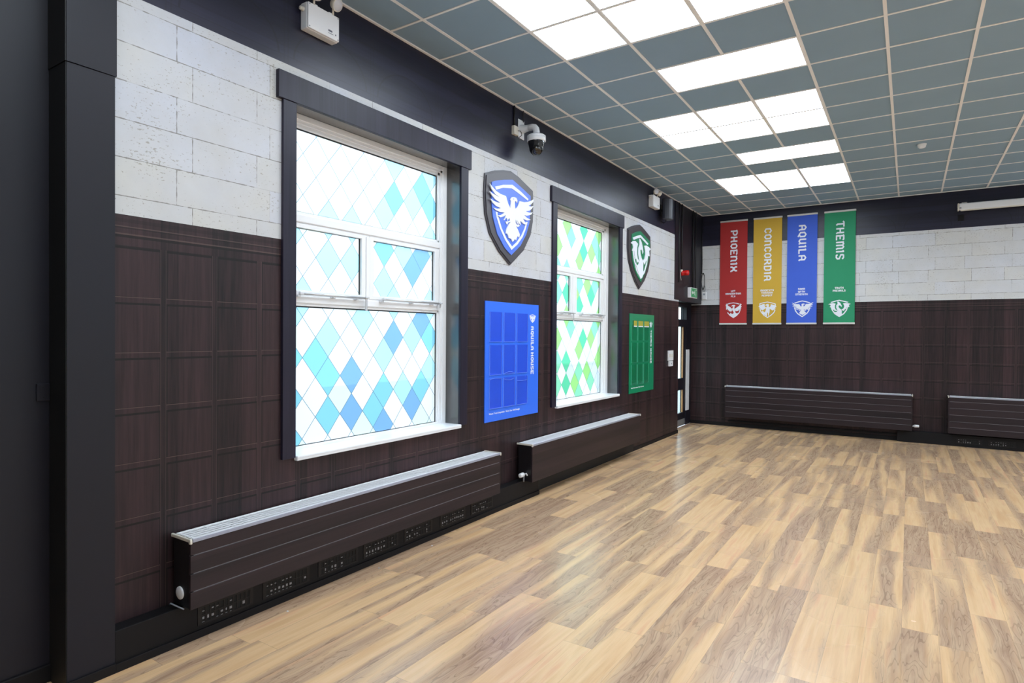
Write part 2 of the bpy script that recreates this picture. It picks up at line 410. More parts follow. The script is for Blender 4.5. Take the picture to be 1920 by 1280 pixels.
def stone_paper(name, axis, off, LC=((198, 202, 215), (203, 200, 190), (178, 176, 174))):
    """printed travertine ashlar"""
    mt, nt, p, out = new_mat(name)
    V.nt = nt
    x, y, z = uvw()
    s = (y if axis == 'y' else x) + off
    zc = (z - 2.503) / 0.2055
    row = zc.floor(); fz = zc.fract() * 0.2055
    par = (row / 2.0).fract() * 2.0                  # 0 or 1
    jit = (noise(vec(s * 22.0, z * 22.0, 0.0), 1.0, 3.0) - 0.5) * 0.010
    # joints repeat every 1.005 m; two per course
    sa = ((s - (1.088 + par * 0.092)) / 1.0055).fract() * 1.0055
    split = 0.607 - par * 0.187
    da = sa.min(1.0055 - sa)
    db = (sa - split).abs()
    dj = da.min(db) + jit
    dz = fz.min(0.2055 - fz) + jit
    joint = dj.lt(0.0020).max(dz.lt(0.0024))
    broken = noise(vec(s * 5.0, z * 5.0, 4.0), 1.0, 3.0).gt(0.40)
    joint = joint * (broken * 0.60 + 0.22)
    cell = sa.lt(split)
    idv = vec(row, ((s - (1.088 + par * 0.092)) / 1.0055).floor() * 2.0 + cell, 7.0)
    tint = white(idv)
    cloud = noise(vec(s * 3.2, z * 3.2, 1.0), 1.0, 5.0, 0.6)
    cloud0 = noise(vec(s * 1.6, z * 1.6, 31.0), 1.0, 3.0, 0.6)
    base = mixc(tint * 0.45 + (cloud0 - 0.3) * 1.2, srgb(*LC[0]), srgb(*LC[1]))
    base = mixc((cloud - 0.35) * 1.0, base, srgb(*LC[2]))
    # pits, gathered in patches and stretched along the bed
    patch = noise(vec(s * 2.6, z * 4.5, 9.0), 1.0, 3.0)
    pits = noise(vec(s * 48.0, z * 80.0, 2.0), 1.0, 3.0, 0.65)
    pit = (pits - (0.83 - patch * 0.36)).gt(0.0)
    base = mixc(pit * 0.62, base, srgb(140, 132, 118))
    c = mixc(joint, base, srgb(122, 118, 112))
    nt.links.new(c, p.inputs['Base Color'])
    p.inputs['Roughness'].default_value = 0.62
    p.inputs['Specular IOR Level'].default_value = 0.3
    return mt

def floor_mat():
    mt, nt, p, out = new_mat('plank_vinyl')
    V.nt = nt
    x, y, z = uvw()
    PW, PL = 0.1828, 1.232
    cu = (x - 1.690) / PW
    ci = cu.floor(); fu = cu.fract()
    off = white(vec(ci, 11.0, 0.0))
    cv = y / PL + off
    ri = cv.floor(); fv = cv.fract()
    pid = white(vec(ci, ri, 3.0))
    pid2 = white(vec(ci, ri, 8.0))
    # print of one plank: broad drifting strips of sap and heart wood, shifted plank by plank
    px = fu * PW + pid * 40.0
    py = y + pid2 * 30.0
    bend = (noise(vec(px * 2.0, py * 1.0, 0.0), 1.0, 2.0) - 0.5) * 0.12
    strip = noise(vec((px + bend) * 7.0, py * 0.42, 2.0), 1.0, 1.0, 0.4)
    heart = noise(vec((px + bend * 1.6) * 26.0, py * 1.8, 6.0), 1.0, 5.0, 0.62, 0.3)
    fine = noise(vec(px * 160.0, py * 5.0, 1.0), 1.0, 3.0)
    t = strip * 1.35 + (pid - 0.5) * 0.40 + (heart - 0.5) * 0.25 - 0.15
    light = ramp(noise(vec(px * 18.0, py * 1.2, 3.0), 1.0, 3.0),
                 [(0.3, srgb(220, 176, 130)), (0.55, srgb(232, 193, 148)), (0.75, srgb(224, 170, 132))])
    brown = ramp(heart, [(0.28, srgb(152, 120, 98)), (0.46, srgb(181, 148, 122)), (0.60, srgb(197, 166, 136)), (0.75, srgb(172, 142, 118))])
    m1 = ramp(t, [(0.40, (0, 0, 0, 1)), (0.62, (1, 1, 1, 1))])
    n = nt.nodes.new('ShaderNodeRGBToBW'); nt.links.new(m1, n.inputs[0])
    c = mixc(V(n.outputs[0]) * 0.9, light, brown)
    # growth figure in the heart wood
    fig = noise(vec((px + bend) * 11.0, py * 1.3, 12.0), 1.0, 2.0, 0.5, 0.35)
    ring = ((fig * 13.0).fract() - 0.5).abs().lt(0.08)
    c = mixc(ring * V(n.outputs[0]) * 0.34, c, srgb(104, 78, 62))
    c = mixc((fine - 0.5) * 0.45, c, srgb(120, 90, 66))
    # knots and dark flecks
    fleck = noise(vec(px * 70.0, py * 6.0, 20.0), 1.0, 3.0, 0.6).gt(0.76)
    c = mixc(fleck * 0.0, c, srgb(84, 56, 44))
    gap = (fu.min(1.0 - fu) * PW).lt(0.0007).max((fv.min(1.0 - fv) * PL).lt(0.0010))
    c = mixc(gap * 0.45, c, srgb(96, 76, 62))
    nt.links.new(c, p.inputs['Base Color'])
    scuff = noise(vec(x * 1.1, y * 1.1, 0.0), 1.0, 2.0, 0.5)
    n2 = V.nt.nodes.new('ShaderNodeMapRange'); nt.links.new(scuff.s, n2.inputs[0])
    n2.inputs[1].default_value = 0.0; n2.inputs[2].default_value = 1.0
    n2.inputs[3].default_value = 0.25; n2.inputs[4].default_value = 0.29
    nt.links.new(n2.outputs[0], p.inputs['Roughness'])
    p.inputs['Specular IOR Level'].default_value = 0.55
    return mt

def horizontal_wood(name, axis, dark, light, rough=0.4):
    mt, nt, p, out = new_mat(name)
    V.nt = nt
    x, y, z = uvw()
    s = y
    nt.links.new(wood_colour(z, s, dark, light, across=26.0, along=0.9), p.inputs['Base Color'])
    p.inputs['Roughness'].default_value = rough
    p.inputs['Specular IOR Level'].default_value = 0.3
    return mt

def vertical_wood(name, dark, light, rough=0.35):
    mt, nt, p, out = new_mat(name)
    V.nt = nt
    x, y, z = uvw()
    nt.links.new(wood_colour(x + y, z, dark, light, across=30.0, along=1.0), p.inputs['Base Color'])
    p.inputs['Roughness'].default_value = rough
    return mt

def film(name, col, translucent=0.55):
    """translucent printed window film; the print passes a little over half the light"""
    col = tuple(c * 0.70 for c in col[:3]) + (1,)
    mt = bpy.data.materials.new(name); mt.use_nodes = True
    nt = mt.node_tree; nt.nodes.clear()
    out = nt.nodes.new('ShaderNodeOutputMaterial')
    tr = nt.nodes.new('ShaderNodeBsdfTransparent'); tl = nt.nodes.new('ShaderNodeBsdfTranslucent')
    df = nt.nodes.new('ShaderNodeBsdfDiffuse')
    mx = nt.nodes.new('ShaderNodeMixShader'); mx2 = nt.nodes.new('ShaderNodeMixShader')
    tr.inputs[0].default_value = col; tl.inputs[0].default_value = col; df.inputs[0].default_value = col
    mx.inputs[0].default_value = translucent
    nt.links.new(tr.outputs[0], mx.inputs[1]); nt.links.new(tl.outputs[0], mx.inputs[2])
    mx2.inputs[0].default_value = 0.15
    nt.links.new(mx.outputs[0], mx2.inputs[1]); nt.links.new(df.outputs[0], mx2.inputs[2])
    nt.links.new(mx2.outputs[0], out.inputs[0])
    return mt

def glass_mat(name, tint=(0.93, 0.97, 0.97, 1), refl=0.08):
    mt = bpy.data.materials.new(name); mt.use_nodes = True
    nt = mt.node_tree; nt.nodes.clear()
    out = nt.nodes.new('ShaderNodeOutputMaterial')
    tr = nt.nodes.new('ShaderNodeBsdfTransparent'); gl = nt.nodes.new('ShaderNodeBsdfGlossy')
    mx = nt.nodes.new('ShaderNodeMixShader')
    tr.inputs[0].default_value = tint; gl.inputs['Roughness'].default_value = 0.03
    mx.inputs[0].default_value = refl
    nt.links.new(tr.outputs[0], mx.inputs[1]); nt.links.new(gl.outputs[0], mx.inputs[2])
    nt.links.new(mx.outputs[0], out.inputs[0])
    return mt

def glow(name, kind):
    mt, nt, p, out = new_mat(name)
    V.nt = nt
    x, y, z = uvw()
    e = nt.nodes.new('ShaderNodeEmission')
    if kind == 'sky':
        n = noise(vec(x * 1.3, y * 1.3, 0.0), 1.0, 4.0, 0.6)
        nt.links.new(ramp(n, [(0.36, (0.55, 0.82, 1.0, 1)), (0.54, (0.90, 0.94, 1.0, 1))]), e.inputs[0])
    else:
        e.inputs[0].default_value = (0.90, 0.94, 1.0, 1)
    e.inputs[1].default_value = PANEL_STRENGTH
    nt.links.new(e.outputs[0], out.inputs[0])
    return mt

M = {}
M['floor'] = floor_mat()
M['dado_y'] = panel_paper('panel_print_left', 'y', 1.014)
M['dado_x'] = panel_paper('panel_print_back', 'x', 0.097)
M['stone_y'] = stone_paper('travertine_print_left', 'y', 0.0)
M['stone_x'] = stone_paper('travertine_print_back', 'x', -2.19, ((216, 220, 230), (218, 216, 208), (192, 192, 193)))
M['frieze_y'] = frieze_paper('frieze_print_left', 'y')
M['frieze_x'] = frieze_paper('frieze_print_back', 'x')
M['black'] = plain('black_paint', srgb(24, 23, 32), 0.45, var=0.2, scale=1.6, spec=0.33)
M['black_matt'] = plain('black_matt_paint', srgb(20, 18, 20), 0.6, spec=0.25)
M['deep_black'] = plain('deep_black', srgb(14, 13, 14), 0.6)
M['casing'] = vertical_wood('casing_board', srgb(25, 23, 37), srgb(45, 41, 59), 0.4)
M['casing'].node_tree.nodes['Principled BSDF'].inputs['Specular IOR Level'].default_value = 0.28
M['reveal'] = vertical_wood('reveal_board', srgb(34, 32, 34), srgb(50, 46, 47), 0.24)
_rb = M['reveal'].node_tree.nodes['Principled BSDF']; _rb.inputs['Specular IOR Level'].default_value = 1.0; _rb.inputs['Coat Weight'].default_value = 1.0; _rb.inputs['Coat Roughness'].default_value = 0.2
M['tile'] = plain('ceiling_tile', srgb(142, 166, 184), 0.9, var=0.05, scale=3.0, spec=0.15)
M['tbar'] = plain('ceiling_bar', srgb(242, 240, 238), 0.5, var=0.02)
M['upvc'] = plain('white_upvc', srgb(243, 244, 246), 0.3, var=0.015)
M['sill'] = plain('white_sill', srgb(240, 241, 244), 0.28, var=0.01)
M['white'] = plain('white_plastic', srgb(234, 235, 238), 0.35, var=0.02)
M['cream'] = plain('cream_plastic', srgb(222, 216, 204), 0.4, var=0.02)
M['grey'] = plain('grey_plastic', srgb(150, 155, 165), 0.4, var=0.03)
M['steel'] = plain('brushed_steel', srgb(215, 215, 218), 0.3, metal=0.6, var=0.03)
M['kick'] = plain('kick_plate_metal', srgb(150, 152, 154), 0.4, metal=0.5, var=0.06)
M['rad'] = horizontal_wood('radiator_wrap', 'y', srgb(33, 26, 30), srgb(54, 41, 45), 0.42)
M['rad_line'] = plain('radiator_groove', srgb(140, 138, 144), 0.35)
M['rad_side'] = plain('radiator_side', srgb(24, 21, 24), 0.35)
M['rad_top'] = plain('radiator_grille', srgb(250, 251, 254), 0.35, var=0.01)
M['rad_lip'] = plain('radiator_lip', srgb(158, 160, 176), 0.35, var=0.02)
M['lens'] = plain('lamp_lens', srgb(205, 205, 212), 0.15, var=0.05)
M['bulb'] = plain('lamp_reflector', srgb(225, 200, 195), 0.3)
M['smoked'] = plain('smoked_dome', srgb(10, 10, 12), 0.05, spec=0.8)
M['lens_glass'] = plain('camera_lens', srgb(40, 36, 20), 0.05, spec=0.9)
M['cable'] = plain('black_cable', srgb(22, 22, 24), 0.5)
M['speaker'] = plain('speaker_grey', srgb(34, 36, 46), 0.4, var=0.05)
M['red'] = plain('alarm_red', srgb(190, 22, 22), 0.25)
M['exit_green'] = plain('exit_green', srgb(20, 160, 90), 0.4)
M['exit_white'] = plain('exit_white', srgb(235, 245, 238), 0.4)
M['shield_base'] = plain('shield_board', srgb(74, 71, 78), 0.4, var=0.04)
M['shield_edge'] = plain('shield_board_edge', srgb(64, 61, 68), 0.4, var=0.04)
M['shield_base2'] = plain('shield_board_brown', srgb(60, 52, 56), 0.4, var=0.04)
M['shield_blue'] = plain('shield_blue', srgb(84, 124, 236), 0.4, var=0.03)
M['shield_green'] = plain('shield_green', srgb(24, 130, 88), 0.4, var=0.03)
M['print_white'] = plain('print_white', srgb(236, 240, 250), 0.45, var=0.01)
M['board_blue'] = plain('board_blue', srgb(56, 118, 250), 0.3, var=0.03)
M['board_green'] = plain('board_green', srgb(16, 135, 92), 0.3, var=0.03)
M['pocket_blue'] = glass_mat('pocket_clear_blue', (0.93, 0.88, 0.96, 1), 0.03)
M['pocket_green'] = glass_mat('pocket_clear_green', (0.91, 0.93, 0.91, 1), 0.03)
M['rim_blue'] = plain('pocket_rim_blue', srgb(120, 160, 250), 0.2)
M['rim_green'] = plain('pocket_rim_green', srgb(90, 175, 150), 0.2)
M['card'] = plain('yellow_card', srgb(170, 165, 60), 0.5)
M['ban_red'] = plain('banner_red', srgb(176, 42, 42), 0.7, var=0.05, scale=2.5)
M['ban_yellow'] = plain('banner_yellow', srgb(212, 172, 58), 0.7, var=0.06, scale=2.5)
M['ban_blue'] = plain('banner_blue', srgb(62, 100, 214), 0.7, var=0.05, scale=2.5)
M['ban_green'] = plain('banner_green', srgb(38, 148, 104), 0.7, var=0.05, scale=2.5)
M['rail'] = plain('banner_rail', srgb(214, 214, 212), 0.3, var=0.02)
M['beech'] = plain('beech_bead', srgb(150, 108, 66), 0.45)
M['door_glass'] = glass_mat('door_glass', (0.86, 0.95, 0.93, 1), 0.08)
M['pane'] = glass_mat('window_glass', (0.95, 0.98, 0.98, 1), 0.06)
M['vent_hole'] = plain('vent_hole', srgb(8, 8, 9), 0.8)
M['vent'] = plain('vent_brown', srgb(22, 19, 20), 0.45, spec=0.3)
M['dust'] = plain('vent_dust', srgb(150, 148, 150), 0.8, var=0.2, scale=60.0)
M['glow_sky'] = glow('sky_panel_glow', 'sky')
M['glow_white'] = glow('lamp_panel_glow', 'white')
M['paving'] = plain('grey_paving', srgb(128, 131, 132), 0.9, var=0.1)
M['render'] = plain('pale_render', srgb(190, 186, 172), 0.9, var=0.05)
M['ink'] = plain('grey_ink', srgb(110, 112, 125), 0.6)
FB = {'W': film('film_white', (0.93, 0.95, 0.95, 1)), 'O': film('film_off_white', (0.80, 0.89, 0.80, 1)),
      'L': film('film_pale_cyan', (0.50, 0.84, 0.95, 1)), 'C': film('film_cyan', (0.29, 0.68, 0.86, 1)),
      'B': film('film_blue', (0.25, 0.48, 0.80, 1)), 'K': film('film_line', (0.17, 0.28, 0.36, 1))}
FG = {'W': film('film_white_green', (0.93, 0.96, 0.97, 1)), 'O': film('film_cool_white', (0.76, 0.87, 0.93, 1)),
      'm': film('film_mint', (0.32, 0.84, 0.56, 1)), 'g': film('film_green', (0.15, 0.72, 0.42, 1)),
      'l': film('film_lime', (0.40, 0.82, 0.28, 1)), 'K': film('film_line_green', (0.17, 0.30, 0.28, 1))}

# ------------------------------------------------------------------ lettering
GLYPH = {
    'A': (3.6, [[(0, 0), (0, 4.8), (1.5, 6), (3, 4.8), (3, 0.7), (3.5, 0)], [(0, 2.5), (3, 2.5)]]),
    'C': (3.2, [[(3, 4.7), (1.7, 6), (0, 4.9), (0, 1.1), (1.7, 0), (3, 1.3)]]),
    'D': (3.4, [[(-0.4, 6), (1.8, 6), (3, 4.9), (3, 1.1), (1.8, 0), (0, 0), (0, 6)]]),
    'E': (3.2, [[(-0.5, 5.6), (0, 6), (2.6, 6), (3, 5.4)], [(0, 6), (0, 0), (3, 0)], [(0, 3), (2.3, 3)]]),
    'F': (3.0, [[(0, 0), (0, 6), (2.9, 6)], [(0, 3), (2.3, 3)]]),
    'G': (3.4, [[(3, 4.8), (1.6, 6), (0, 4.9), (0, 1.1), (1.6, 0), (3, 1), (3, 2.9), (1.8, 2.9)]]),
    'H': (3.6, [[(0, 0), (0, 6)], [(0, 3), (3, 3)], [(3, 6), (3, 0.7), (3.5, 0)]]),
    'I': (1.0, [[(-0.4, 5.4), (0.3, 6), (0.3, 0)]]),
    'L': (2.8, [[(-0.5, 5.4), (0, 6), (0, 0), (2.7, 0)]]),
    'M': (5.0, [[(0, 0), (0, 5.9)], [(0, 4.9), (1.2, 6), (2.3, 5), (2.3, 0)], [(2.3, 5), (3.5, 6), (4.6, 5), (4.6, 0.7), (5.1, 0)]]),
    'N': (3.6, [[(-0.3, 5.4), (0, 5.9), (0, 0)], [(0, 4.8), (1.5, 6), (3, 4.8), (3, 0.7), (3.5, 0)]]),
    'O': (3.2, [[(1.5, 0), (0, 1.2), (0, 4.8), (1.5, 6), (3, 4.8), (3, 1.2), (1.5, 0)]]),
    'P': (3.2, [[(-0.5, 5.4), (0.2, 6), (1.8, 6), (3, 5), (3, 3.2), (1.8, 2.2), (0, 2.2)], [(0, 6), (0, 0)]]),
    'Q': (3.4, [[(1.5, 0), (0, 1.2), (0, 4.8), (1.5, 6), (3, 4.8), (3, 1.2), (1.5, 0)], [(1.5, 0.4), (2.8, -0.9)]]),
    'R': (3.6, [[(-0.5, 5.4), (0.2, 6), (1.8, 6), (3, 5), (3, 3.6), (1.9, 2.7), (0, 2.7)], [(0, 6), (0, 0)], [(1.7, 2.6), (3, 1.2), (3, 0.6), (3.5, 0)]]),
    'S': (3.2, [[(3, 5.2), (2, 6), (0.4, 6), (0, 5.4), (0, 3.8), (2.9, 2.4), (2.9, 0.8), (1.8, 0), (0.4, 0), (0, 0.8)]]),
    'T': (3.4, [[(-0.2, 5.4), (0.3, 6), (3.4, 6)], [(1.6, 6), (1.6, 0.7), (2.2, 0)]]),
    'U': (3.6, [[(0, 6), (0, 1.1), (1.3, 0), (3, 1.1)], [(3, 6), (3, 0.7), (3.5, 0)]]),
    'V': (3.2, [[(0, 6), (0, 1.6), (1.5, 0), (3, 1.6), (3, 6)]]),
    'W': (5.0, [[(0, 6), (0, 1.1), (1.2, 0), (2.3, 1), (2.3, 6)], [(2.3, 1), (3.5, 0), (4.6, 1), (4.6, 6)]]),
    'X': (3.4, [[(0, 6), (0, 4.6), (3, 1.4), (3, 0.7), (3.5, 0)], [(3, 6), (3, 4.6), (0, 1.4), (0, 0)], [(0.4, 3), (2.6, 3)]]),
    'Y': (3.4, [[(0, 6), (0, 3.8), (1.5, 2.8), (3, 3.8), (3, 6)], [(3, 3.8), (3, 1.2), (1.6, 0), (0.4, 0.6)]]),
    ' ': (2.2, []),
}
def glyph_polys(text, stroke=1.0, gap=1.75):
    polys = []; cx = 0.0
    for ch in text:
        w, lines = GLYPH[ch]
        for ln in lines:
            for (x0, y0), (x1, y1) in zip(ln[:-1], ln[1:]):
                dx, dy = x1 - x0, y1 - y0
                L = math.hypot(dx, dy)
                if L < 1e-6: continue
                ux, uy = dx / L, dy / L
                h = stroke / 2; e = h * 0.55
                ax, ay = x0 - ux * e, y0 - uy * e
                bx, by = x1 + ux * e, y1 + uy * e
                nx, ny = -uy * h, ux * h
                polys.append([(cx + ax + nx, ay + ny), (cx + ax - nx, ay - ny), (cx + bx - nx, by - ny), (cx + bx + nx, by + ny)])
        cx += w + gap
    return polys, cx - gap
def lettering(mb, text, to3, a0, b0, length, height, rot=False, stroke=1.0, thick=0.0012, mi=0):
    """rot=False: left to right from (a0,b0) bottom-left. rot=True: reads downwards, letter tops to the right"""
    polys, w = glyph_polys(text, stroke)
    sx = length / (w + 0.5); sy = height / 7.0
    for i, pl in enumerate(polys):
        pts = []
        for (u, v) in pl:
            u = (u + 0.5) * sx; v = (v + 0.5) * sy
            pts.append((a0 + v, b0 - u) if rot else (a0 + u, b0 + v))
        t = thick + 0.00002 * (i % 7)
        vs = [mb.bm.verts.new(to3(p[0], p[1], t)) for p in pts]
        f = mb.bm.faces.new(vs); f.material_index = mi
def scaled(pts, ox, oz, kx, kz):
    return [(ox + a * kx, oz + b * kz) for a, b in pts]
def inset_ring(mb, outer, k, to3, t, ox, oz, mi=0, gapped=None):
    """flat band between an outline and its scaled copy, about its centre"""
    n = len(outer)
    cxm = sum(p[0] for p in outer) / n; czm = sum(p[1] for p in outer) / n
    inner = [(cxm + (a - cxm) * k, czm + (b - czm) * k) for a, b in outer]
    for i in range(n):
        if gapped and i in gapped: continue
        j = (i + 1) % n
        vs = [mb.bm.verts.new(to3(ox + q[0], oz + q[1], t)) for q in (outer[i], outer[j], inner[j], inner[i])]
        f = mb.bm.faces.new(vs); f.material_index = mi

# ================================================================== the setting
WIN = [(1.885, 3.710), (5.560, 7.420)]
WZ0, WZ1 = 0.915, 3.350
ALC_Y = 10.19             # the alcove with the door starts here
ALC_X = -0.20
ALC_Z = 2.42
PIL_Y0, PIL_Y1, PIL_X = 0.507, 0.722, 0.095

# floor
fb = MB()
fb.box((-0.2, FRONT_Y - 0.1, -0.12), (RIGHT_X + 0.1, BACK_Y + 0.1, 0.0))
fb.build('floor', M['floor'], kind='structure', label='wood-plank vinyl floor across the hall', cat='floor')

# left wall: bands of printed paper with two window openings, 0.3 m thick
def wall_left():
    mb = MB()
    T = -0.32
    ys = [PIL_Y0 + 0.02] + [v for w in WIN for v in w] + [ALC_Y]
    zs = [0.0, WZ0, DADO_Z, WZ1, STONE_Z, ROOM_H]
    def band(z): return 0 if z < DADO_Z else (1 if z < STONE_Z else 2)
    for i in range(len(ys) - 1):
        hole = i in (1, 3)
        for j in range(len(zs) - 1):
            if hole and WZ0 <= zs[j] < WZ1: continue
            mb.poly([(0, ys[i], zs[j]), (0, ys[i + 1], zs[j]), (0, ys[i + 1], zs[j + 1]), (0, ys[i], zs[j + 1])], band((zs[j] + zs[j + 1]) / 2))
            mb.poly([(T, ys[i], zs[j]), (T, ys[i], zs[j + 1]), (T, ys[i + 1], zs[j + 1]), (T, ys[i + 1], zs[j])], 3)
    for (a, b) in WIN:
        mb.poly([(0, a, WZ0), (0, a, WZ1), (T, a, WZ1), (T, a, WZ0)], 4)
        mb.poly([(0, b, WZ0), (T, b, WZ0), (T, b, WZ1), (0, b, WZ1)], 4)
        mb.poly([(0, a, WZ1), (0, b, WZ1), (T, b, WZ1), (T, a, WZ1)], 4)
        mb.poly([(0, a, WZ0), (T, a, WZ0), (T, b, WZ0), (0, b, WZ0)], 4)
    # end of the wall at the alcove
    mb.poly([(0, ALC_Y, 0), (0, ALC_Y, ROOM_H), (T, ALC_Y, ROOM_H), (T, ALC_Y, 0)], 5)
    # end at the pillar
    mb.poly([(0, PIL_Y0, ROOM_H), (T, PIL_Y0, ROOM_H), (T, ALC_Y, ROOM_H), (0, ALC_Y, ROOM_H)], 3)
    return mb.build('wall_left', [M['dado_y'], M['stone_y'], M['frieze_y'], M['black'], M['reveal'], M['black']], recalc=True,
                    kind='structure', label='left wall with dark panelling, pale stone blocks and black frieze', cat='wall')
wall_left()

mb = MB()
mb.box((-0.42, FRONT_Y - 0.1, 0), (-0.10, PIL_Y0, ROOM_H))
mb.build('wall_left_near', M['black'], kind='structure', label='plain black wall at the far left', cat='wall')

# pillar (its upper length is boxed a little proud)
mb = MB()
mb.box((-0.12, PIL_Y0, 0.0), (PIL_X, PIL_Y1, 3.085))
mb.box((-0.12, PIL_Y0 - 0.003, 3.087), (PIL_X + 0.006, PIL_Y1 + 0.006, ROOM_H))
mb.box((-0.0995, PIL_Y0 - 0.004, 0.0), (PIL_X - 0.004, PIL_Y0, 3.085), mi=1)  # deep black slab stands in for the shade on the pillar's left face
mb.box((-0.0995, PIL_Y0 - 0.008, 3.087), (PIL_X + 0.002, PIL_Y0 - 0.003, ROOM_H), mi=1)  # the same painted shade on the upper length
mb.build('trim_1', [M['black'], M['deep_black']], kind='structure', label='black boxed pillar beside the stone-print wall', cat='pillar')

# wide black stile and boxed bulkhead over the door alcove
mb = MB()
mb.box((-0.30, ALC_Y, ALC_Z), (0.0, BACK_Y, ROOM_H))
mb.box((0.0, 9.932, DADO_Z + 0.03), (0.012, ALC_Y - 0.001, ROOM_H))
mb.build('trim_2', M['black'], kind='structure', label='black boxed bulkhead above the door alcove', cat='bulkhead')

# back wall
mb = MB()
for (z0, z1, mi) in ((0, DADO_Z, 0), (DADO_Z, STONE_Z, 1), (STONE_Z, ROOM_H, 2)):
    mb.poly([(-0.30, BACK_Y, z0), (RIGHT_X, BACK_Y, z0), (RIGHT_X, BACK_Y, z1), (-0.30, BACK_Y, z1)], mi)
    mb.poly([(-0.30, BACK_Y + 0.25, z0), (-0.30, BACK_Y + 0.25, z1), (RIGHT_X, BACK_Y + 0.25, z1), (RIGHT_X, BACK_Y + 0.25, z0)], mi)
mb.poly([(-0.30, BACK_Y, ROOM_H), (RIGHT_X, BACK_Y, ROOM_H), (RIGHT_X, BACK_Y + 0.25, ROOM_H), (-0.30, BACK_Y + 0.25, ROOM_H)], 2)
mb.poly([(-0.30, BACK_Y, 0), (-0.30, BACK_Y + 0.25, 0), (-0.30, BACK_Y + 0.25, ROOM_H), (-0.30, BACK_Y, ROOM_H)], 2)
mb.build('wall_back', [M['dado_x'], M['stone_x'], M['frieze_x']], recalc=False, kind='structure',
         label='back wall with dark panelling, stone blocks and black frieze', cat='wall')
FILL_WIN = [(-1.6, 0.4), (1.7, 3.9), (5.3, 7.5), (8.7, 10.9)]  # windows added in the unseen right wall to let in fill daylight
mb = MB()
ya = FRONT_Y
for (a, b) in FILL_WIN:
    mb.box((RIGHT_X, ya, 0), (RIGHT_X + 0.2, a, ROOM_H)); ya = b
    mb.box((RIGHT_X, a, 0), (RIGHT_X + 0.2, b, 0.95)); mb.box((RIGHT_X, a, 2.7), (RIGHT_X + 0.2, b, ROOM_H))
mb.box((RIGHT_X, ya, 0), (RIGHT_X + 0.2, BACK_Y, ROOM_H))
for k, (a, b) in enumerate(FILL_WIN):
    wr = thing('window_%d' % (k + 3), (RIGHT_X, (a + b) / 2, 0.95), 'added clear window in the right wall, unseen, for fill daylight', 'window', kind='structure')
    f = MB()
    for (c, d) in ((a, a + 0.07), ((a + b) / 2 - 0.04, (a + b) / 2 + 0.04), (b - 0.07, b)): f.box((RIGHT_X + 0.05, c, 0.95), (RIGHT_X + 0.12, d, 2.7), 0.004)
    for (c, d) in ((0.95, 1.02), (2.0, 2.08), (2.63, 2.7)): f.box((RIGHT_X + 0.052, a, c), (RIGHT_X + 0.118, b, d), 0.004)
    f.build('window_frame', M['upvc'], wr, world=True)
    f = MB(); f.box((RIGHT_X + 0.08, a, 0.95), (RIGHT_X + 0.086, b, 2.7)); f.build('glass_pane', M['pane'], wr, world=True)
mb.build('wall_right', M['stone_x'], kind='structure', label='right wall out of frame', cat='wall')
mb = MB(); mb.box((-0.1, FRONT_Y - 0.2, 0), (RIGHT_X + 0.2, FRONT_Y, ROOM_H))
mb.build('wall_front', M['stone_x'], kind='structure', label='wall behind the camera', cat='wall')

# ceiling: one slab of tiles, bars as its part
mb = MB()
mb.box((-0.6, FRONT_Y - 0.2, ROOM_H), (RIGHT_X + 0.2, BACK_Y + 0.25, ROOM_H + 0.15))
ceil = mb.build('ceiling', M['tile'], kind='structure', label='suspended ceiling of slate grey tiles', cat='ceiling')
gb = MB()
bw, bh = 0.0125, 0.006
LIGHT_PAIRS = []
def no_middle_bar(col_i, r):      # the long panels span two tiles
    return (col_i, r) in SKIP
SKIP = set()
for r in (3, 8, -2): SKIP.add((3, r)); SKIP.add((12, r))
nx = int((RIGHT_X - GRID_X0) / GRID_DX) + 1
r0 = int(math.floor((FRONT_Y - GRID_Y0) / GRID_DY)); r1 = int((BACK_Y - GRID_Y0) / GRID_DY) + 1
for i in range(nx):
    x = GRID_X0 + i * GRID_DX
    for r in range(r0, r1):
        if no_middle_bar(i, r): continue
        ya = max(FRONT_Y, GRID_Y0 + r * GRID_DY); yb = min(BACK_Y, GRID_Y0 + (r + 1) * GRID_DY)
        if yb <= ya: continue
        gb.box((x - bw, ya, ROOM_H - bh), (x + bw, yb, ROOM_H))
for r in range(r0 + 1, r1):
    y = GRID_Y0 + r * GRID_DY
    if y > BACK_Y - 0.02: continue
    gb.box((0, y - bw * 0.8, ROOM_H - bh + 0.0006), (RIGHT_X, y + bw * 0.8, ROOM_H))
gb.box((0.0, PIL_Y1, ROOM_H - 0.012), (0.02, BACK_Y, ROOM_H))
gb.box((0.0, BACK_Y - 0.02, ROOM_H - 0.0125), (RIGHT_X, BACK_Y, ROOM_H))
gb.build('ceiling_grid', M['tbar'], ceil)

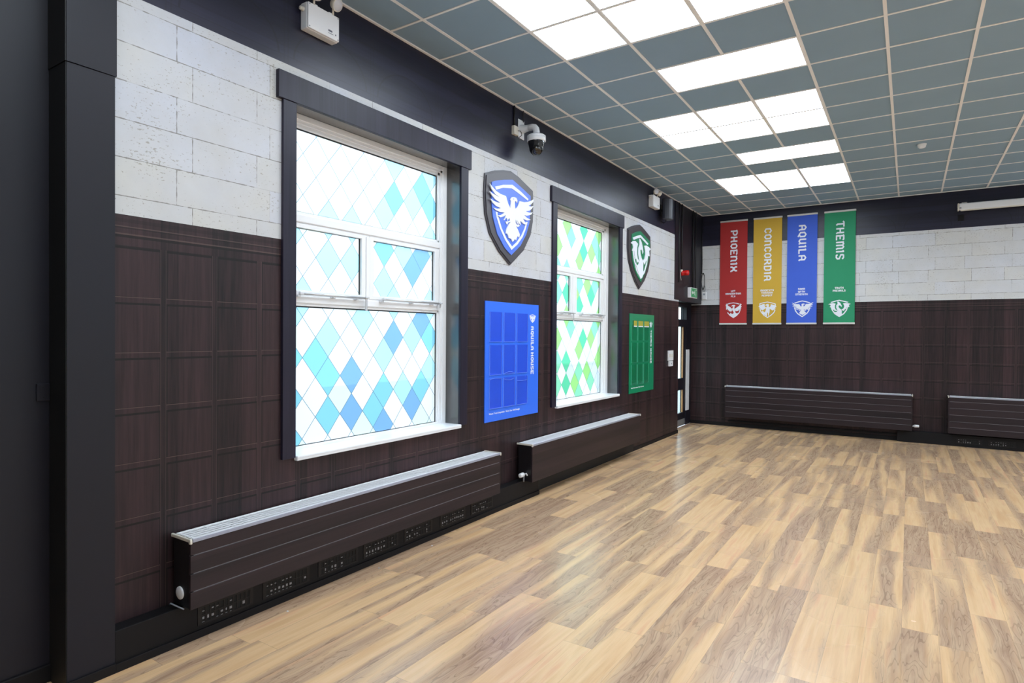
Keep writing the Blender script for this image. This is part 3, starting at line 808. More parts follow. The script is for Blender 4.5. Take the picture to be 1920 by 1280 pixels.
# ceiling panels that glow
def ceiling_panel(c0, c1, r, kind, first):
    xa = GRID_X0 + c0 * GRID_DX + 0.013; xb = GRID_X0 + c1 * GRID_DX - 0.013
    ya = GRID_Y0 + r * GRID_DY + 0.011; yb = GRID_Y0 + (r + 1) * GRID_DY - 0.011
    return (xa + xb) / 2, (ya + yb) / 2, (xb - xa), (yb - ya)
def make_panel(w, l, kind, label, group):
    t = thing('ceiling_light', (0, 0, ROOM_H), label, 'ceiling light', group)
    f = MB()
    e = 0.006
    for (a, b) in (((-w / 2, -l / 2), (w / 2, -l / 2 + e)), ((-w / 2, l / 2 - e), (w / 2, l / 2)), ((-w / 2, -l / 2 + e), (-w / 2 + e, l / 2 - e)), ((w / 2 - e, -l / 2 + e), (w / 2, l / 2 - e))):
        f.box((a[0], a[1], -0.0045), (b[0], b[1], -0.0003))
    f.build('frame', M['tbar'], t)
    d = MB(); d.box((-w / 2 + e, -l / 2 + e, -0.0035), (w / 2 - e, l / 2 - e, -0.0006))
    d.build('diffuser', M['glow_sky' if kind == 'sky' else 'glow_white'], t)
    return t
NAMES_COL = {1: 'left column', 2: 'middle column', 3: 'right column'}
GROUPS = {0: 'nearest block of sky panels', 5: 'middle block of sky panels', 10: 'farthest block of sky panels', -5: 'added block of sky panels behind the camera'}
proto = {}
for side in (0, 9):  # right-hand run and rear block are added, unseen, to light the room
    for base in (-5, 0, 5, 10):
        for dr in (0, 1):
            for c0 in (1, 2, 3):
                x, y, w, l = ceiling_panel(c0 + side, c0 + side + 1, base + dr, 'sky', False)
                if side == 0 and base >= 0:
                    wh = {0: 'nearest', 5: 'middle', 10: 'farthest'}[base]
                    lab = 'square glowing sky panel, %s, %s row of the %s six-panel block' % (NAMES_COL[c0], ('near', 'far')[dr], wh)
                else:
                    lab = 'added square sky panel, unseen, for fill light, %s run, %s block, %s of its %s row' % ('left' if side == 0 else 'right', {-5: 'rear', 0: 'near', 5: 'middle', 10: 'far'}[base], ('left', 'middle', 'right')[c0 - 1], ('near', 'far')[dr])
                if 's' not in proto:
                    proto['s'] = make_panel(w, l, 'sky', lab, 'square glowing sky panels in the ceiling')
                    proto['s'].location = (x, y, ROOM_H)
                else:
                    copy_thing(proto['s'], (x, y, ROOM_H), lab)
    for r in (-2, 3, 8):  # right-hand ones and those behind the camera are added for fill light
        x, y, w, l = ceiling_panel(2 + side, 4 + side, r, 'lamp', False)
        if side == 0 and r > 0:
            lab = 'long rectangular white light panel, %s the middle block of six sky panels' % ('nearer than' if r == 3 else 'farther than')
        else: lab = 'added long white light panel, unseen, for fill light, %s run, %s' % ('left' if side == 0 else 'right', {-2: 'behind the camera', 3: 'nearer', 8: 'farther'}[r])
        if 'l' not in proto:
            proto['l'] = make_panel(w, l, 'lamp', lab, 'long white light panels in the ceiling')
            proto['l'].location = (x, y, ROOM_H)
        else: copy_thing(proto['l'], (x, y, ROOM_H), lab)

# pipe boxing along the foot of the left wall, with its skirting
mb = MB()
mb.box((0.0, PIL_Y1, 0.0), (PIL_X, 5.045, 0.215), 0.004)
mb.box((PIL_X, PIL_Y1, 0.0), (PIL_X + 0.012, 5.045, 0.045), 0.002)
mb.build('trim_3', M['black_matt'], kind='structure', label='low black pipe boxing along the left wall', cat='boxing')
mb = MB()
mb.box((0.0, 8.06, 0.0), (0.012, ALC_Y, 0.055), 0.002)
mb.box((0.0, 5.05, 0.0), (0.010, 8.06, 0.205), 0.001, mi=1)  # deep black band in place of the shade under the green window radiator
mb.build('baseboard_left_and_shade', [M['black_matt'], M['deep_black']], kind='structure', label='thin black skirting of the far left wall, with a black band painting the shade under the radiator', cat='skirting')
mb = MB()
mb.box((-0.12, FRONT_Y, 0.0), (-0.085, PIL_Y0, 0.09), 0.006)
mb.box((PIL_X, PIL_Y0, 0.0), (PIL_X + 0.012, PIL_Y1, 0.05), 0.002)
mb.build('baseboard_near', M['black_matt'], kind='structure', label='black skirting of the near black wall and pillar', cat='skirting')
mb = MB()
mb.box((-0.2, BACK_Y - 0.014, 0.0), (3.38, BACK_Y, 0.07), 0.002)
mb.box((0.55, BACK_Y - 0.03, 0.09), (3.38, BACK_Y, 0.12), 0.003)
mb.build('baseboard_back', M['black_matt'], kind='structure', label='black skirting along the back wall', cat='skirting')
mb = MB()
mb.box((3.38, BACK_Y - 0.1, 0.0), (RIGHT_X, BACK_Y, 0.19), 0.004)
mb.build('trim_4', M['black_matt'], kind='structure', label='low black pipe boxing along the right part of the back wall', cat='boxing')

# ------------------------------------------------------------------ windows
def clip(poly, lo, hi):
    for ax in (0, 1):
        for sgn, lim in ((1, lo[ax]), (-1, hi[ax])):
            out = []
            for i in range(len(poly)):
                p, q = poly[i], poly[(i + 1) % len(poly)]
                dp, dq = sgn * (p[ax] - lim), sgn * (q[ax] - lim)
                if dp >= 0: out.append(p)
                if (dp > 0 and dq < 0) or (dp < 0 and dq > 0):
                    t = dp / (dp - dq)
                    out.append((p[0] + (q[0] - p[0]) * t, p[1] + (q[1] - p[1]) * t))
            poly = out
            if len(poly) < 3: return []
    return poly
def window(n, y0, y1, cells, films, lat, fr, label):
    """fr: right jamb width, transoms, mullion; lat: lattice origin and half steps"""
    root = thing('window_%d' % n, (-0.15, (y0 + y1) / 2, WZ0), label, 'window', kind='structure')
    X0, XG = -0.215, -0.19
    jl, jr, top, bot, t2b, t2t, t1b, t1t, mu0, mu1, jr2 = fr
    f = MB()
    xf = -0.15
    # outer frame, stepped in profile
    def stepped(a, b, c, d, inner):   # a rectangle (a,c)-(b,d) with a lower lip toward 'inner'
        f.box((X0, a, c), (xf - 0.012, b, d), 0.003)
    f.box((X0, y0, WZ0), (xf, y0 + jl * 0.55, WZ1), 0.004)
    f.box((X0, y0, WZ0), (xf - 0.018, y0 + jl, WZ1), 0.005)
    f.box((X0, y1 - jr * 0.5, WZ0), (xf, y1, WZ1), 0.004)
    f.box((X0, y1 - jr * 0.78, WZ0), (xf - 0.010, y1, WZ1), 0.004)
    f.box((X0, y1 - jr, WZ0), (xf - 0.022, y1, WZ1), 0.005)
    f.box((X0, y0 + jl * 0.5, WZ1 - top * 0.45), (xf, y1 - jr * 0.5, WZ1), 0.004)
    f.box((X0, y0 + jl * 0.5, WZ1 - top * 0.7), (xf - 0.010, y1 - jr * 0.5, WZ1), 0.004)
    f.box((X0, y0 + jl, WZ1 - top), (xf - 0.022, y1 - jr * 0.6, WZ1), 0.005)
    f.box((X0, y0 + jl * 0.5, WZ0), (xf - 0.012, y1 - jr * 0.5, WZ0 + bot), 0.005)
    for (zb, zt) in ((t1b, t1t), (t2b, t2t)):
        h = zt - zb
        f.box((X0, y0 + jl * 0.8, zb), (xf - 0.022, y1 - jr * 0.8, zt), 0.004)
        f.box((X0, y0 + jl * 0.8, zb + h * 0.22), (xf - 0.008, y1 - jr * 0.8, zt - h * 0.22), 0.006)
    w = mu1 - mu0
    f.box((X0, mu0 + w * 0.36, t2t - 0.004), (xf - 0.010, mu1 - w * 0.36, t1b + 0.004), 0.003)
    f.build('window_frame', M['upvc'], root, world=True)
    # opening sashes
    def sash(a, b, c, d, la, lb):
        s = MB()
        s.box((X0 + 0.004, a, c), (xf - 0.014, a + la, d), 0.004)
        s.box((X0 + 0.004, b - lb, c), (xf - 0.014, b, d), 0.004)
        s.box((X0 + 0.004, a + la * 0.9, c), (xf - 0.0145, b - lb * 0.9, c + 0.03), 0.004)
        s.box((X0 + 0.004, a + la * 0.9, d - 0.03), (xf - 0.0145, b - lb * 0.9, d), 0.004)
        return s.build('sash', M['upvc'], root, world=True)
    sash(y0 + jl * 0.9, mu0 + w * 0.34, t2t - 0.012, t1b + 0.012, 0.03, w * 0.34)
    sash(mu1 - w * 0.34, y1 - jr * 0.85, t2t - 0.012, t1b + 0.012, w * 0.34, jr2 - jr * 0.85)
    # panes and printed film
    panes = [((y0 + jl, t1t), (y1 - jr, WZ1 - top)),
             ((y0 + jl + 0.027, t2t + 0.012), (mu0, t1b - 0.012)),
             ((mu1, t2t + 0.012), (y1 - jr2, t1b - 0.012)),
             ((y0 + jl, WZ0 + bot), (y1 - jr, t2b))]
    keys = list(films.keys()); mats = [films[k] for k in keys]
    yo, zo, dy, dz = lat
    for (lo, hi) in panes:
        g = MB(); g.box((XG - 0.012, lo[0] - 0.004, lo[1] - 0.004), (XG - 0.006, hi[0] + 0.004, hi[1] + 0.004))
        g.build('glass_pane', M['pane'], root, world=True)
        fm = MB()
        rnd = random.Random(5)
        for j in range(-9, 14):
            for i in range(-14, 16):
                if (i + j) % 2: continue
                cy, cz = yo + i * dy, zo + j * dz
                k = cells.get((i, j))
                if k is None: k = 'O' if ((i * 7 + j * 13) % 3 == 0) else 'W'
                dia = [(cy - dy, cz), (cy, cz - dz), (cy + dy, cz), (cy, cz + dz)]
                kk = 0.975
                ins = [(cy + (a - cy) * kk, cz + (b - cz) * kk) for a, b in dia]
                p = clip(ins, lo, hi)
                if len(p) >= 3: fm.poly([(XG, a, b) for a, b in p], keys.index(k))
                for q in range(4):
                    a, b = dia[q], dia[(q + 1) % 4]; c, d = ins[(q + 1) % 4], ins[q]
                    p = clip([a, b, c, d], lo, hi)
                    if len(p) >= 3:
                        try: fm.poly([(XG, u, v) for u, v in p], keys.index('K'))
                        except ValueError: pass
        fm.build('patterned_film', mats, root, world=True, recalc=False)
    # black gasket round each pane
    gk = MB()
    for (lo, hi) in panes:
        e = 0.009
        x0, x1 = XG - 0.004, XG + 0.004
        gk.box((x0, lo[0], lo[1]), (x1, lo[0] + e, hi[1])); gk.box((x0, hi[0] - e, lo[1]), (x1, hi[0], hi[1]))
        gk.box((x0, lo[0] + e, lo[1]), (x1, hi[0] - e, lo[1] + e * 0.5)); gk.box((x0, lo[0] + e, hi[1] - e), (x1, hi[0] - e, hi[1]))
    gk.build('gasket', M['deep_black'], root, world=True)
    # sill
    s = MB()
    s.box((X0 + 0.01, y0 + 0.001, WZ0 - 0.003), (0.045, y1 - 0.001, WZ0 + 0.018), 0.008, seg=3)
    s.box((-0.008 + 0.010, y0 + 0.001, WZ0 - 0.016), (0.043, y1 - 0.001, WZ0 + 0.004), 0.006, seg=3)
    s.build('window_sill', M['sill'], root, world=True)
    # casing boards with an overhanging head
    for (a, b) in ((y0 - 0.103, y0 + 0.002), (y1 - 0.002, y1 + 0.108)):
        c = MB(); c.box((0.0, a, WZ0 + (0.005)), (0.024, b, WZ1 - 0.012), 0.002)
        c.build('casing_board', M['casing'], root, world=True)
    c = MB(); c.box((0.0, y0 - 0.145, WZ1 - 0.012), (0.032, y1 + 0.145, WZ1 + 0.172), 0.002)
    c.build('casing_head', M['casing'], root, world=True)
    # winding gear: a rod under each opening sash
    zr = t2t - 0.008
    for (a, b, hd) in ((y0 + jl + 0.09, mu0 + w * 0.1, True), (mu1 + 0.09, y1 - jr2 + 0.03, False)):
        r = MB()
        xr = xf + 0.022
        r.cyl((xr, a, zr), (xr, b, zr), 0.0085, seg=14)
        r.box((xr - 0.013, a - 0.022, zr - 0.012), (xr + 0.012, a + 0.012, zr + 0.012), 0.004)
        r.box((xf - 0.014, a - 0.035, zr - 0.026), (xr + 0.002, a - 0.008, zr - 0.010), 0.003)
        for t in (0.48, 0.86):
            yy = a + (b - a) * t
            r.box((xf - 0.014, yy - 0.013, zr - 0.022), (xr + 0.003, yy + 0.013, zr - 0.006), 0.005)
        r.cyl((xr, b - 0.008, zr), (xr, b + 0.012, zr), 0.0115, seg=14)
        o = r.build('winding_rod', M['steel'], root, world=True)
        h = MB()
        h.box((xr - 0.006, b - 0.006, zr - (0.105 if hd else 0.04)), (xr + 0.006, b + 0.014, zr), 0.003)
        h.cyl((xr, b + 0.004, zr), (xr + 0.03, b + 0.004, zr), 0.006, seg=10)
        h.build('crank_handle', M['steel'], root, world=True)
    return root

window(1, WIN[0][0], WIN[0][1], CELLS_BLUE, FB, (2.222, 1.594, 0.1177, 0.1493),
       (0.075, 0.110, 0.095, 0.036, 1.972, 2.068, 2.556, 2.655, 2.655, 2.785, 0.155),
       'large white window with blue and white diamond film')
window(2, WIN[1][0], WIN[1][1], CELLS_GREEN, FG, (6.687, 1.7275, 0.1205, 0.1478),
       (0.090, 0.175, 0.100, 0.036, 1.972, 2.068, 2.560, 2.655, 6.262, 6.445, 0.235),
       'farther white window with green and white diamond film')

# ------------------------------------------------------------------ door in the alcove
dr = thing('door_1', (ALC_X, 10.9, 0.0), 'black framed glazed door in the far corner alcove', 'door', kind='structure')
D0, D1 = 10.25, 11.30
f = MB()
f.box((ALC_X - 0.12, ALC_Y, 0), (ALC_X, D0, ALC_Z)); f.box((ALC_X - 0.12, D1 + 0.03, 0), (ALC_X - 0.002, BACK_Y, ALC_Z))
f.box((ALC_X - 0.12, D0, 2.345), (ALC_X, D1 + 0.03, ALC_Z)); f.box((ALC_X - 0.12, D0, 1.97), (ALC_X, D1 + 0.03, 2.10))
f.build('door_frame', M['black'], dr, world=True)
g = MB(); g.box((ALC_X - 0.07, D0, 2.10), (ALC_X - 0.06, D1 + 0.03, 2.345)); g.build('transom_pane', M['door_glass'], dr, world=True)
lf = MB(); xa, xb = ALC_X - 0.055, ALC_X - 0.008
lf.box((xa, D0 + 0.005, 0.01), (xb, D0 + 0.12, 1.965)); lf.box((xa, 11.17, 0.01), (xb, D1, 1.965))
lf.box((xa, D0 + 0.12, 0.01), (xb, 11.17, 0.265)); lf.box((xa, D0 + 0.12, 0.715), (xb, 11.17, 0.945)); lf.box((xa, D0 + 0.12, 1.955), (xb, 11.17, 1.965))
leaf = lf.build('door_leaf', M['black'], dr, world=True)
for z0, z1 in ((0.265, 0.715), (0.945, 1.955)):
    g = MB(); g.box((ALC_X - 0.036, D0 + 0.12, z0), (ALC_X - 0.028, 11.15, z1)); g.build('door_pane', M['door_glass'], leaf, world=True)
    g = MB(); g.box((ALC_X - 0.045, 11.155, z0), (ALC_X - 0.012, 11.17, z1), 0.002); g.build('glazing_bead', M['beech'], leaf, world=True)
g = MB(); g.box((xb, D0 + 0.02, 0.02), (xb + 0.003, D1 - 0.02, 0.135)); g.build('kick_plate', M['kick'], leaf, world=True)
g = MB(); g.box((xb + 0.001, 11.315, 0.285), (xb + 0.018, 11.50, 1.505), 0.004); g.build('finger_guard', M['sill'], dr, world=True)

# outside, seen through the door glass and bright behind the film
mb = MB(); mb.box((-14, -6, -0.3), (-0.42, 22, -0.14)); mb.build('outdoor_paving', M['paving'], kind='structure', label='grey paving outside the windows', cat='paving')
mb = MB(); mb.box((-4.6, 9.0, -0.14), (-4.3, 21.0, 0.95)); mb.box((-4.65, 8.95, 0.95), (-4.25, 21.05, 1.02), 0.01)
rebase(mb.build('garden_wall', M['render'], label='low pale wall outside, seen through the door glass', cat='garden wall'), (-4.45, 15.0, -0.14))

# ================================================================== radiators
def radiator(loc, rotz, L, z0, z1, grooves, label, cap_disc=False, valve=None, xf=0.21):
    t = thing('radiator', (loc[0], loc[1], 0), label, 'radiator', 'long flat radiators under the windows and banners', rotz=rotz)
    # front panel: boards with light grooves between
    f = MB()
    zs = [z0] + sorted(grooves) + [z1 - 0.012]
    for a, b in zip(zs[:-1], zs[1:]):
        f.box((xf - 0.016, 0.0, a + (0.0025 if a != z0 else 0)), (xf, L, b - 0.0025), 0.0015, seg=1)
    if len(zs) > 2: f.box((xf - 0.014, 0.02, z0 + 0.004), (xf - 0.0045, L - 0.02, z1 - 0.016), mi=1)
    f.build('front_panel', [M['rad'], M['rad_line']], t)
    b = MB()
    b.box((0.03, 0.03, z0 + 0.03), (0.05, L - 0.03, z1 - 0.04), 0.003); b.box((0.15, 0.03, z0 + 0.03), (0.17, L - 0.03, z1 - 0.04), 0.003)
    n = int(L / 0.04)
    for k in range(n): b.box((0.055, 0.05 + k * 0.04, z0 + 0.05), (0.145, 0.054 + k * 0.04, z1 - 0.05))
    for yy in (0.35, L - 0.35): b.box((0.022, yy - 0.02, z0 + 0.06), (0.03, yy + 0.02, z1 - 0.08), 0.002)
    b.build('convector_core', M['rad_side'], t)
    for yy in (0.0, L - 0.012):
        s = MB(); s.box((0.035, yy + 0.0005, z0 + 0.004), (xf - 0.0165, yy + 0.0115, z1 - 0.014), 0.001)
        s.build('side_panel', M['rad_side'], t)
    g = MB()
    n = int((L - 0.04) / 0.05)
    g.box((0.02, 0.02, z1 - 0.012), (0.032, L - 0.02, z1 - 0.002)); g.box((xf - 0.022, 0.02, z1 - 0.012), (xf - 0.006, L - 0.02, z1 - 0.002))
    for k in range(4):
        x = 0.062 + k * 0.034
        g.box((x - 0.004, 0.02, z1 - 0.011), (x + 0.004, L - 0.02, z1 - 0.003))
    g.box((0.02, 0.02, z1 - 0.010), (xf - 0.008, L - 0.02, z1 - 0.0030))
    for k in range(n + 1):
        y = 0.03 + k * (L - 0.06) / n
        g.box((0.02, y - 0.003, z1 - 0.011), (xf - 0.008, y + 0.003, z1 - 0.0015))
    g.build('top_grille', M['rad_top'], t)
    lp = MB(); lp.box((xf - 0.006, 0.012, z1 - 0.019), (xf + 0.004, L - 0.012, z1 - 0.001), 0.002)
    lp.build('front_lip', M['rad_lip'], t)
    for yy in (-0.006, L - 0.008):
        c = MB(); c.box((0.014, yy, z1 - 0.016), (xf + 0.006, yy + 0.014, z1 + 0.003), 0.004)
        c.box((xf - 0.012, yy, z1 - 0.026), (xf + 0.007, yy + 0.014, z1 - 0.002), 0.004)
        c.build('end_cap', M['cream'], t)
    if cap_disc:
        c = MB(); c.lathe((0.105, 0.001, z0 + 0.075), (0, -1, 0), [(0, 0.036), (0.006, 0.036), (0.009, 0.032), (0.009, 0.0)], 28)
        c.build('round_cap', M['white'], t)
        c = MB(); c.tube([(0.03, -0.02, z0 - 0.004), (0.06, -0.03, z0 + 0.014), (0.1, -0.02, z0 + 0.006), (0.15, -0.004, z0 - 0.006)], 0.004, 8)
        c.build('bleed_wire', M['grey'], t)
    if valve:
        sgn = -1 if valve == 'start' else 1
        ye = 0.0 if valve == 'start' else L
        c = MB(); zc = z0 + 0.078
        c.lathe((0.115, ye + sgn * 0.008, zc), (0, sgn, 0), [(0, 0.012), (0.018, 0.012), (0.02, 0.022), (0.03, 0.025), (0.085, 0.022), (0.09, 0.018), (0.091, 0.0)], 24)
        c.tube([(0.115, ye + sgn * 0.012, zc), (0.145, ye + sgn * 0.012, zc + 0.012), (0.155, ye + sgn * 0.010, zc - 0.01)], 0.007, 10)
        c.build('thermostatic_valve', M['white'], t)
    return t
radiator((0.0, 1.055), 0.0, 3.06, 0.228, 0.622, (0.531, 0.428, 0.327),
         'long dark brown radiator with white top under the blue diamond window', cap_disc=True)
radiator((0.0, 4.715), 0.0, 3.09, 0.210, 0.612, (),
         'smooth dark brown radiator with white top under the green diamond window', valve='start')
radiator((0.535, BACK_Y), -math.pi / 2, 3.06, 0.205, 0.812, (0.725, 0.618, 0.510, 0.402, 0.304),
         'dark radiator on the back wall below the four banners', valve='end')
radiator((4.085, BACK_Y), -math.pi / 2, 3.06, 0.215, 0.822, (0.735, 0.628, 0.520, 0.412, 0.314),
         'dark radiator on the back wall cut off by the right edge')

# pipes entering radiators on the boxing
for (x, y, n) in ((0.115, 4.66, 'green'),):
    p = MB(); p.tube([(x, y + 0.045, 0.285), (x, y + 0.035, 0.25), (x, y + 0.035, 0.21)], 0.008)
    rebase(p.build('radiator_pipe', M['grey'], label='short pipe dropping from the valve of the green window radiator', cat='pipe'), (x, y + 0.035, 0.2))

# vent grilles in the boxing
def vent(y0, y1, z0, z1, label, seed, back=False, dust=True):
    loc = (PIL_X, (y0 + y1) / 2, z0) if not back else ((y0 + y1) / 2, BACK_Y - 0.1, z0)
    t = thing('vent_grille', loc, label, 'vent', 'vent grilles in the low boxing', rotz=0 if not back else -math.pi / 2)
    w = (y1 - y0); h = z1 - z0
    f = MB()
    f.box((0.0, -w / 2, 0), (0.004, w / 2, 0.012), 0.001); f.box((0.0, -w / 2, h - 0.012), (0.004, w / 2, h), 0.001)
    f.box((0.0, -w / 2, 0.012), (0.004, -w / 2 + 0.02, h - 0.012), 0.001); f.box((0.0, w / 2 - 0.02, 0.012), (0.004, w / 2, h - 0.012), 0.001)
    f.box((0.0, -w / 2 + 0.02, h / 2 - 0.003), (0.0035, w / 2 - 0.02, h / 2 + 0.003))
    f.build('frame', M['vent'], t)
    s = MB(); n = int((w - 0.04) / 0.028)
    for k in range(n + 1):
        yy = -w / 2 + 0.02 + k * (w - 0.04) / n
        s.box((0.0006, yy - 0.004, 0.012), (0.003, yy + 0.004, h - 0.012))
    s.build('slats', M['vent'], t)
    b = MB(); b.box((0.0002, -w / 2 + 0.018, 0.01), (0.0006, w / 2 - 0.018, h - 0.01)); b.build('backing', M['vent_hole'], t)
    if dust:
        d = MB(); rnd = random.Random(seed)
        for k in range(n):
            if rnd.random() < (0.95 if k < n * 0.6 else 0.35):
                yy = -w / 2 + 0.02 + (k + 0.5) * (w - 0.04) / n
                for zc, hh in ((h * 0.33, 0.016), (h * 0.70, 0.006), (0.014, 0.004)):
                    if rnd.random() < 0.8:
                        a = rnd.uniform(0.004, 0.008)
                        d.box((0.0007, yy - a, zc - hh * rnd.uniform(0.3, 0.6)), (0.0018, yy + a, zc + hh * rnd.uniform(0.2, 0.6)))
        d.build('dust_fluff', M['dust'], t, kind='stuff')
    return t
VY = [(1.16, 1.515), (1.585, 1.945), (2.02, 2.385), (2.44, 2.815), (2.885, 3.23), (3.34, 3.70), (3.79, 4.145)]
ORD = ['nearest the pillar', 'second from the pillar', 'third from the pillar', 'fourth from the pillar', 'fifth from the pillar', 'sixth from the pillar', 'farthest from the pillar']
for k, (a, b) in enumerate(VY):
    vent(a, b, 0.068, 0.178, 'dusty brown vent grille below the long radiator, %s' % ORD[k], k)
for k, (a, b) in enumerate(((4.20, 4.54), (4.62, 4.96), (5.05, 5.39))):
    vent(a, b, 0.05, 0.14, 'dark vent grille under the right back radiator, %s' % ('nearest the gap', 'middle one', 'cut by the right edge')[k], 20 + k, back=True)

# ================================================================== shields
def shield(yc, zc, art, base_mat, edge_mat, field_mat, kind, label):
    t = thing('wall_shield', (0.0, yc, zc), label, 'shield', 'house shields on the left wall')
    to = lambda off: (lambda a, b, h=0.0: (off + h, a, b))
    o = MB(); o.outline(art['board'], to(0.001), depth=0.014); o.build('backboard', edge_mat, t)
    k = 0.955
    o = MB(); o.outline([(a * k, b * k) for a, b in art['board']], to(0.015), depth=0.009); o.build('front_board', base_mat, t)
    o = MB(); o.outline(art['field'], to(0.024), depth=0.008); o.build('coloured_field', field_mat, t)
    if kind == 'eagle':
        for k2 in ('band_top', 'band_low'):
            o = MB(); o.outline(art[k2], to(0.032), depth=0.004); o.build('white_border', M['print_white'], t)
        e = MB(); e.outline(art['eagle'], to(0.034), depth=0.010)
        for (a, b) in ((-0.255, 0.075), (0.30, 0.075)):
            e.outline([(a - 0.025, b + 0.012), (a + 0.022, b + 0.004), (a - 0.012, b - 0.012)], to(0.034), depth=0.007)
        em = e.build('eagle_emblem', M['print_white'], t)
        ey = MB(); ey.outline([(0.027 + 0.008 * math.cos(q), 0.197 + 0.006 * math.sin(q)) for q in [i * 0.785 for i in range(8)]], to(0.044), depth=0.0006)
        ey.build('eye', field_mat, em)
    else:
        kx, kz = 2.33, 2.19
        sc = lambda p: [(a * kx - 0.002, b * kz - 0.01) for a, b in p]
        ro = sc(ART_DRAGON['ring_out'])
        o = MB(); inset_ring(o, ro, 0.86, to(0.0), 0.0335, 0, 0, gapped=(4, 5, 6, 7, 8, 9, 10, 11)); o.build('white_border', M['print_white'], t)
        o = MB(); inset_ring(o, ro, 0.86, to(0.0), 0.0335, 0, 0, gapped=(11, 0, 1, 2, 3, 4)); o.build('white_border', M['print_white'], t)
        e = MB()
        for p in ('wl', 'neck', 'wr', 'curl'): e.outline(sc(ART_DRAGON[p]), to(0.034), depth=0.008)
        e.outline([(-0.17, -0.18), (0.02, -0.02), (0.10, -0.10), (0.085, -0.24), (-0.002, -0.345), (-0.10, -0.26)], to(0.0338), depth=0.008)
        em = e.build('dragon_emblem', M['print_white'], t)
        ey = MB(); ey.outline([(0.012 + 0.007 * math.cos(q), 0.196 + 0.006 * math.sin(q)) for q in [i * 0.785 for i in range(8)]], to(0.042), depth=0.0006)
        ey.build('eye', field_mat, em)
    return t
shield(4.543, 3.0, ART_EAGLE, M['shield_base'], M['shield_edge'], M['shield_blue'], 'eagle', 'blue shield with white eagle between the two windows')
shield(8.205, 3.0, ART_DRAGON_BOARD, M['shield_base2'], M['shield_edge'], M['shield_green'], 'dragon', 'green shield with white dragon beyond the green window')

# ================================================================== display boards
def text_mesh(name, body, size, mat, parent, loc, bold=0.0):
    cu = bpy.data.curves.new(name, 'FONT'); cu.body = body; cu.size = size; cu.extrude = 0.0004; cu.offset = bold
    tmp = bpy.data.objects.new(name + '_tmp', cu); COL.objects.link(tmp)
    bpy.context.view_layer.update()
    me = bpy.data.meshes.new_from_object(tmp.evaluated_get(bpy.context.evaluated_depsgraph_get()))
    COL.objects.unlink(tmp); bpy.data.objects.remove(tmp); bpy.data.curves.remove(cu)
    me.materials.clear(); me.materials.append(mat)
    # text lies in x-y: turn it to face +x and run along +y
    R = Matrix(((0, 0, 1, 0), (1, 0, 0, 0), (0, 1, 0, 0), (0, 0, 0, 1)))
    me.transform(Matrix.Translation(loc) @ R)
    o = bpy.data.objects.new(name, me); COL.objects.link(o); o.parent = parent
    return o
def display_board(y0, y1, mat, rim, pocket, title, small_bold, small, kind, tl0, tl1, label):
    zb, zt = 0.893, 2.11
    t = thing('display_board', (0.0, (y0 + y1) / 2, zb), label, 'notice board')
    b = MB(); b.box((0.001, y0, zb), (0.012, y1, zt), 0.0015, seg=1); b.build('board', mat, t, world=True)
    w = y1 - y0
    for r, (za, zc) in enumerate(((1.703, 2.005), (1.366, 1.668), (1.026, 1.330))):
        for c in range(3):
            ya = y0 + 0.073 + c * 0.2525 * (w / 1.035); yb = ya + 0.213 * (w / 1.035)
            p = MB()
            p.box((0.0125, ya, za), (0.0185, yb, zc))
            po = p.build('document_pocket', pocket, t, world=True)
            q = MB(); e = 0.0035
            q.box((0.0125, ya - e, za - e), (0.0195, ya, zc)); q.box((0.0125, yb, za - e), (0.0195, yb + e * 0.6, zc)); q.box((0.0125, ya, za - e), (0.0215, yb, za))
            if (r, c) in kind:
                amp = kind[(r, c)]
                pts = [(0.0188, ya + (yb - ya) * u, (zc if amp[2] == 't' else za) + amp[0] + amp[1] * math.sin(u * math.pi)) for u in [i / 10 for i in range(11)]]
                q.tube(pts, 0.0022, 6)
            q.build('pocket_rim', rim, po, world=True)
    l = MB()
    ly = y1 - 0.165 * (w / 1.035) + 0.0
    lettering(l, title[0], lwall(0.012), ly, tl0, 0.262, 0.060, rot=True, stroke=1.35)
    lettering(l, title[1], lwall(0.012), ly, tl1, 0.236, 0.060, rot=True, stroke=1.35)
    l.build('title_lettering', M['print_white'], t, world=True, recalc=False)
    return t
def small_emblem(t, art, cx, cz, kx, kz, to3, name, parts, ring, ringk, skip, fill=None):
    e = MB()
    rs = scaled(ring, cx, cz, kx, kz)
    inset_ring(e, [(a * kx, b * kz) for a, b in ring], ringk, to3, 0.0016, cx, cz, gapped=skip)
    for i, p in enumerate(parts): e.outline(scaled(p, cx, cz, kx, kz), to3, depth=0.0018 + 0.0001 * i)
    return e.build(name, M['print_white'], t, world=True)
EAGLE_RING = [(-0.32, 0.26), (-0.155, 0.31), (0.0, 0.345), (0.165, 0.31), (0.325, 0.26), (0.325, 0.06), (0.284, -0.081), (0.2, -0.2), (0.004, -0.338), (-0.19, -0.2), (-0.28, -0.081), (-0.32, 0.06)]
DRAGON_PARTS = [ART_DRAGON[k] for k in ('wl', 'neck', 'wr', 'curl')]

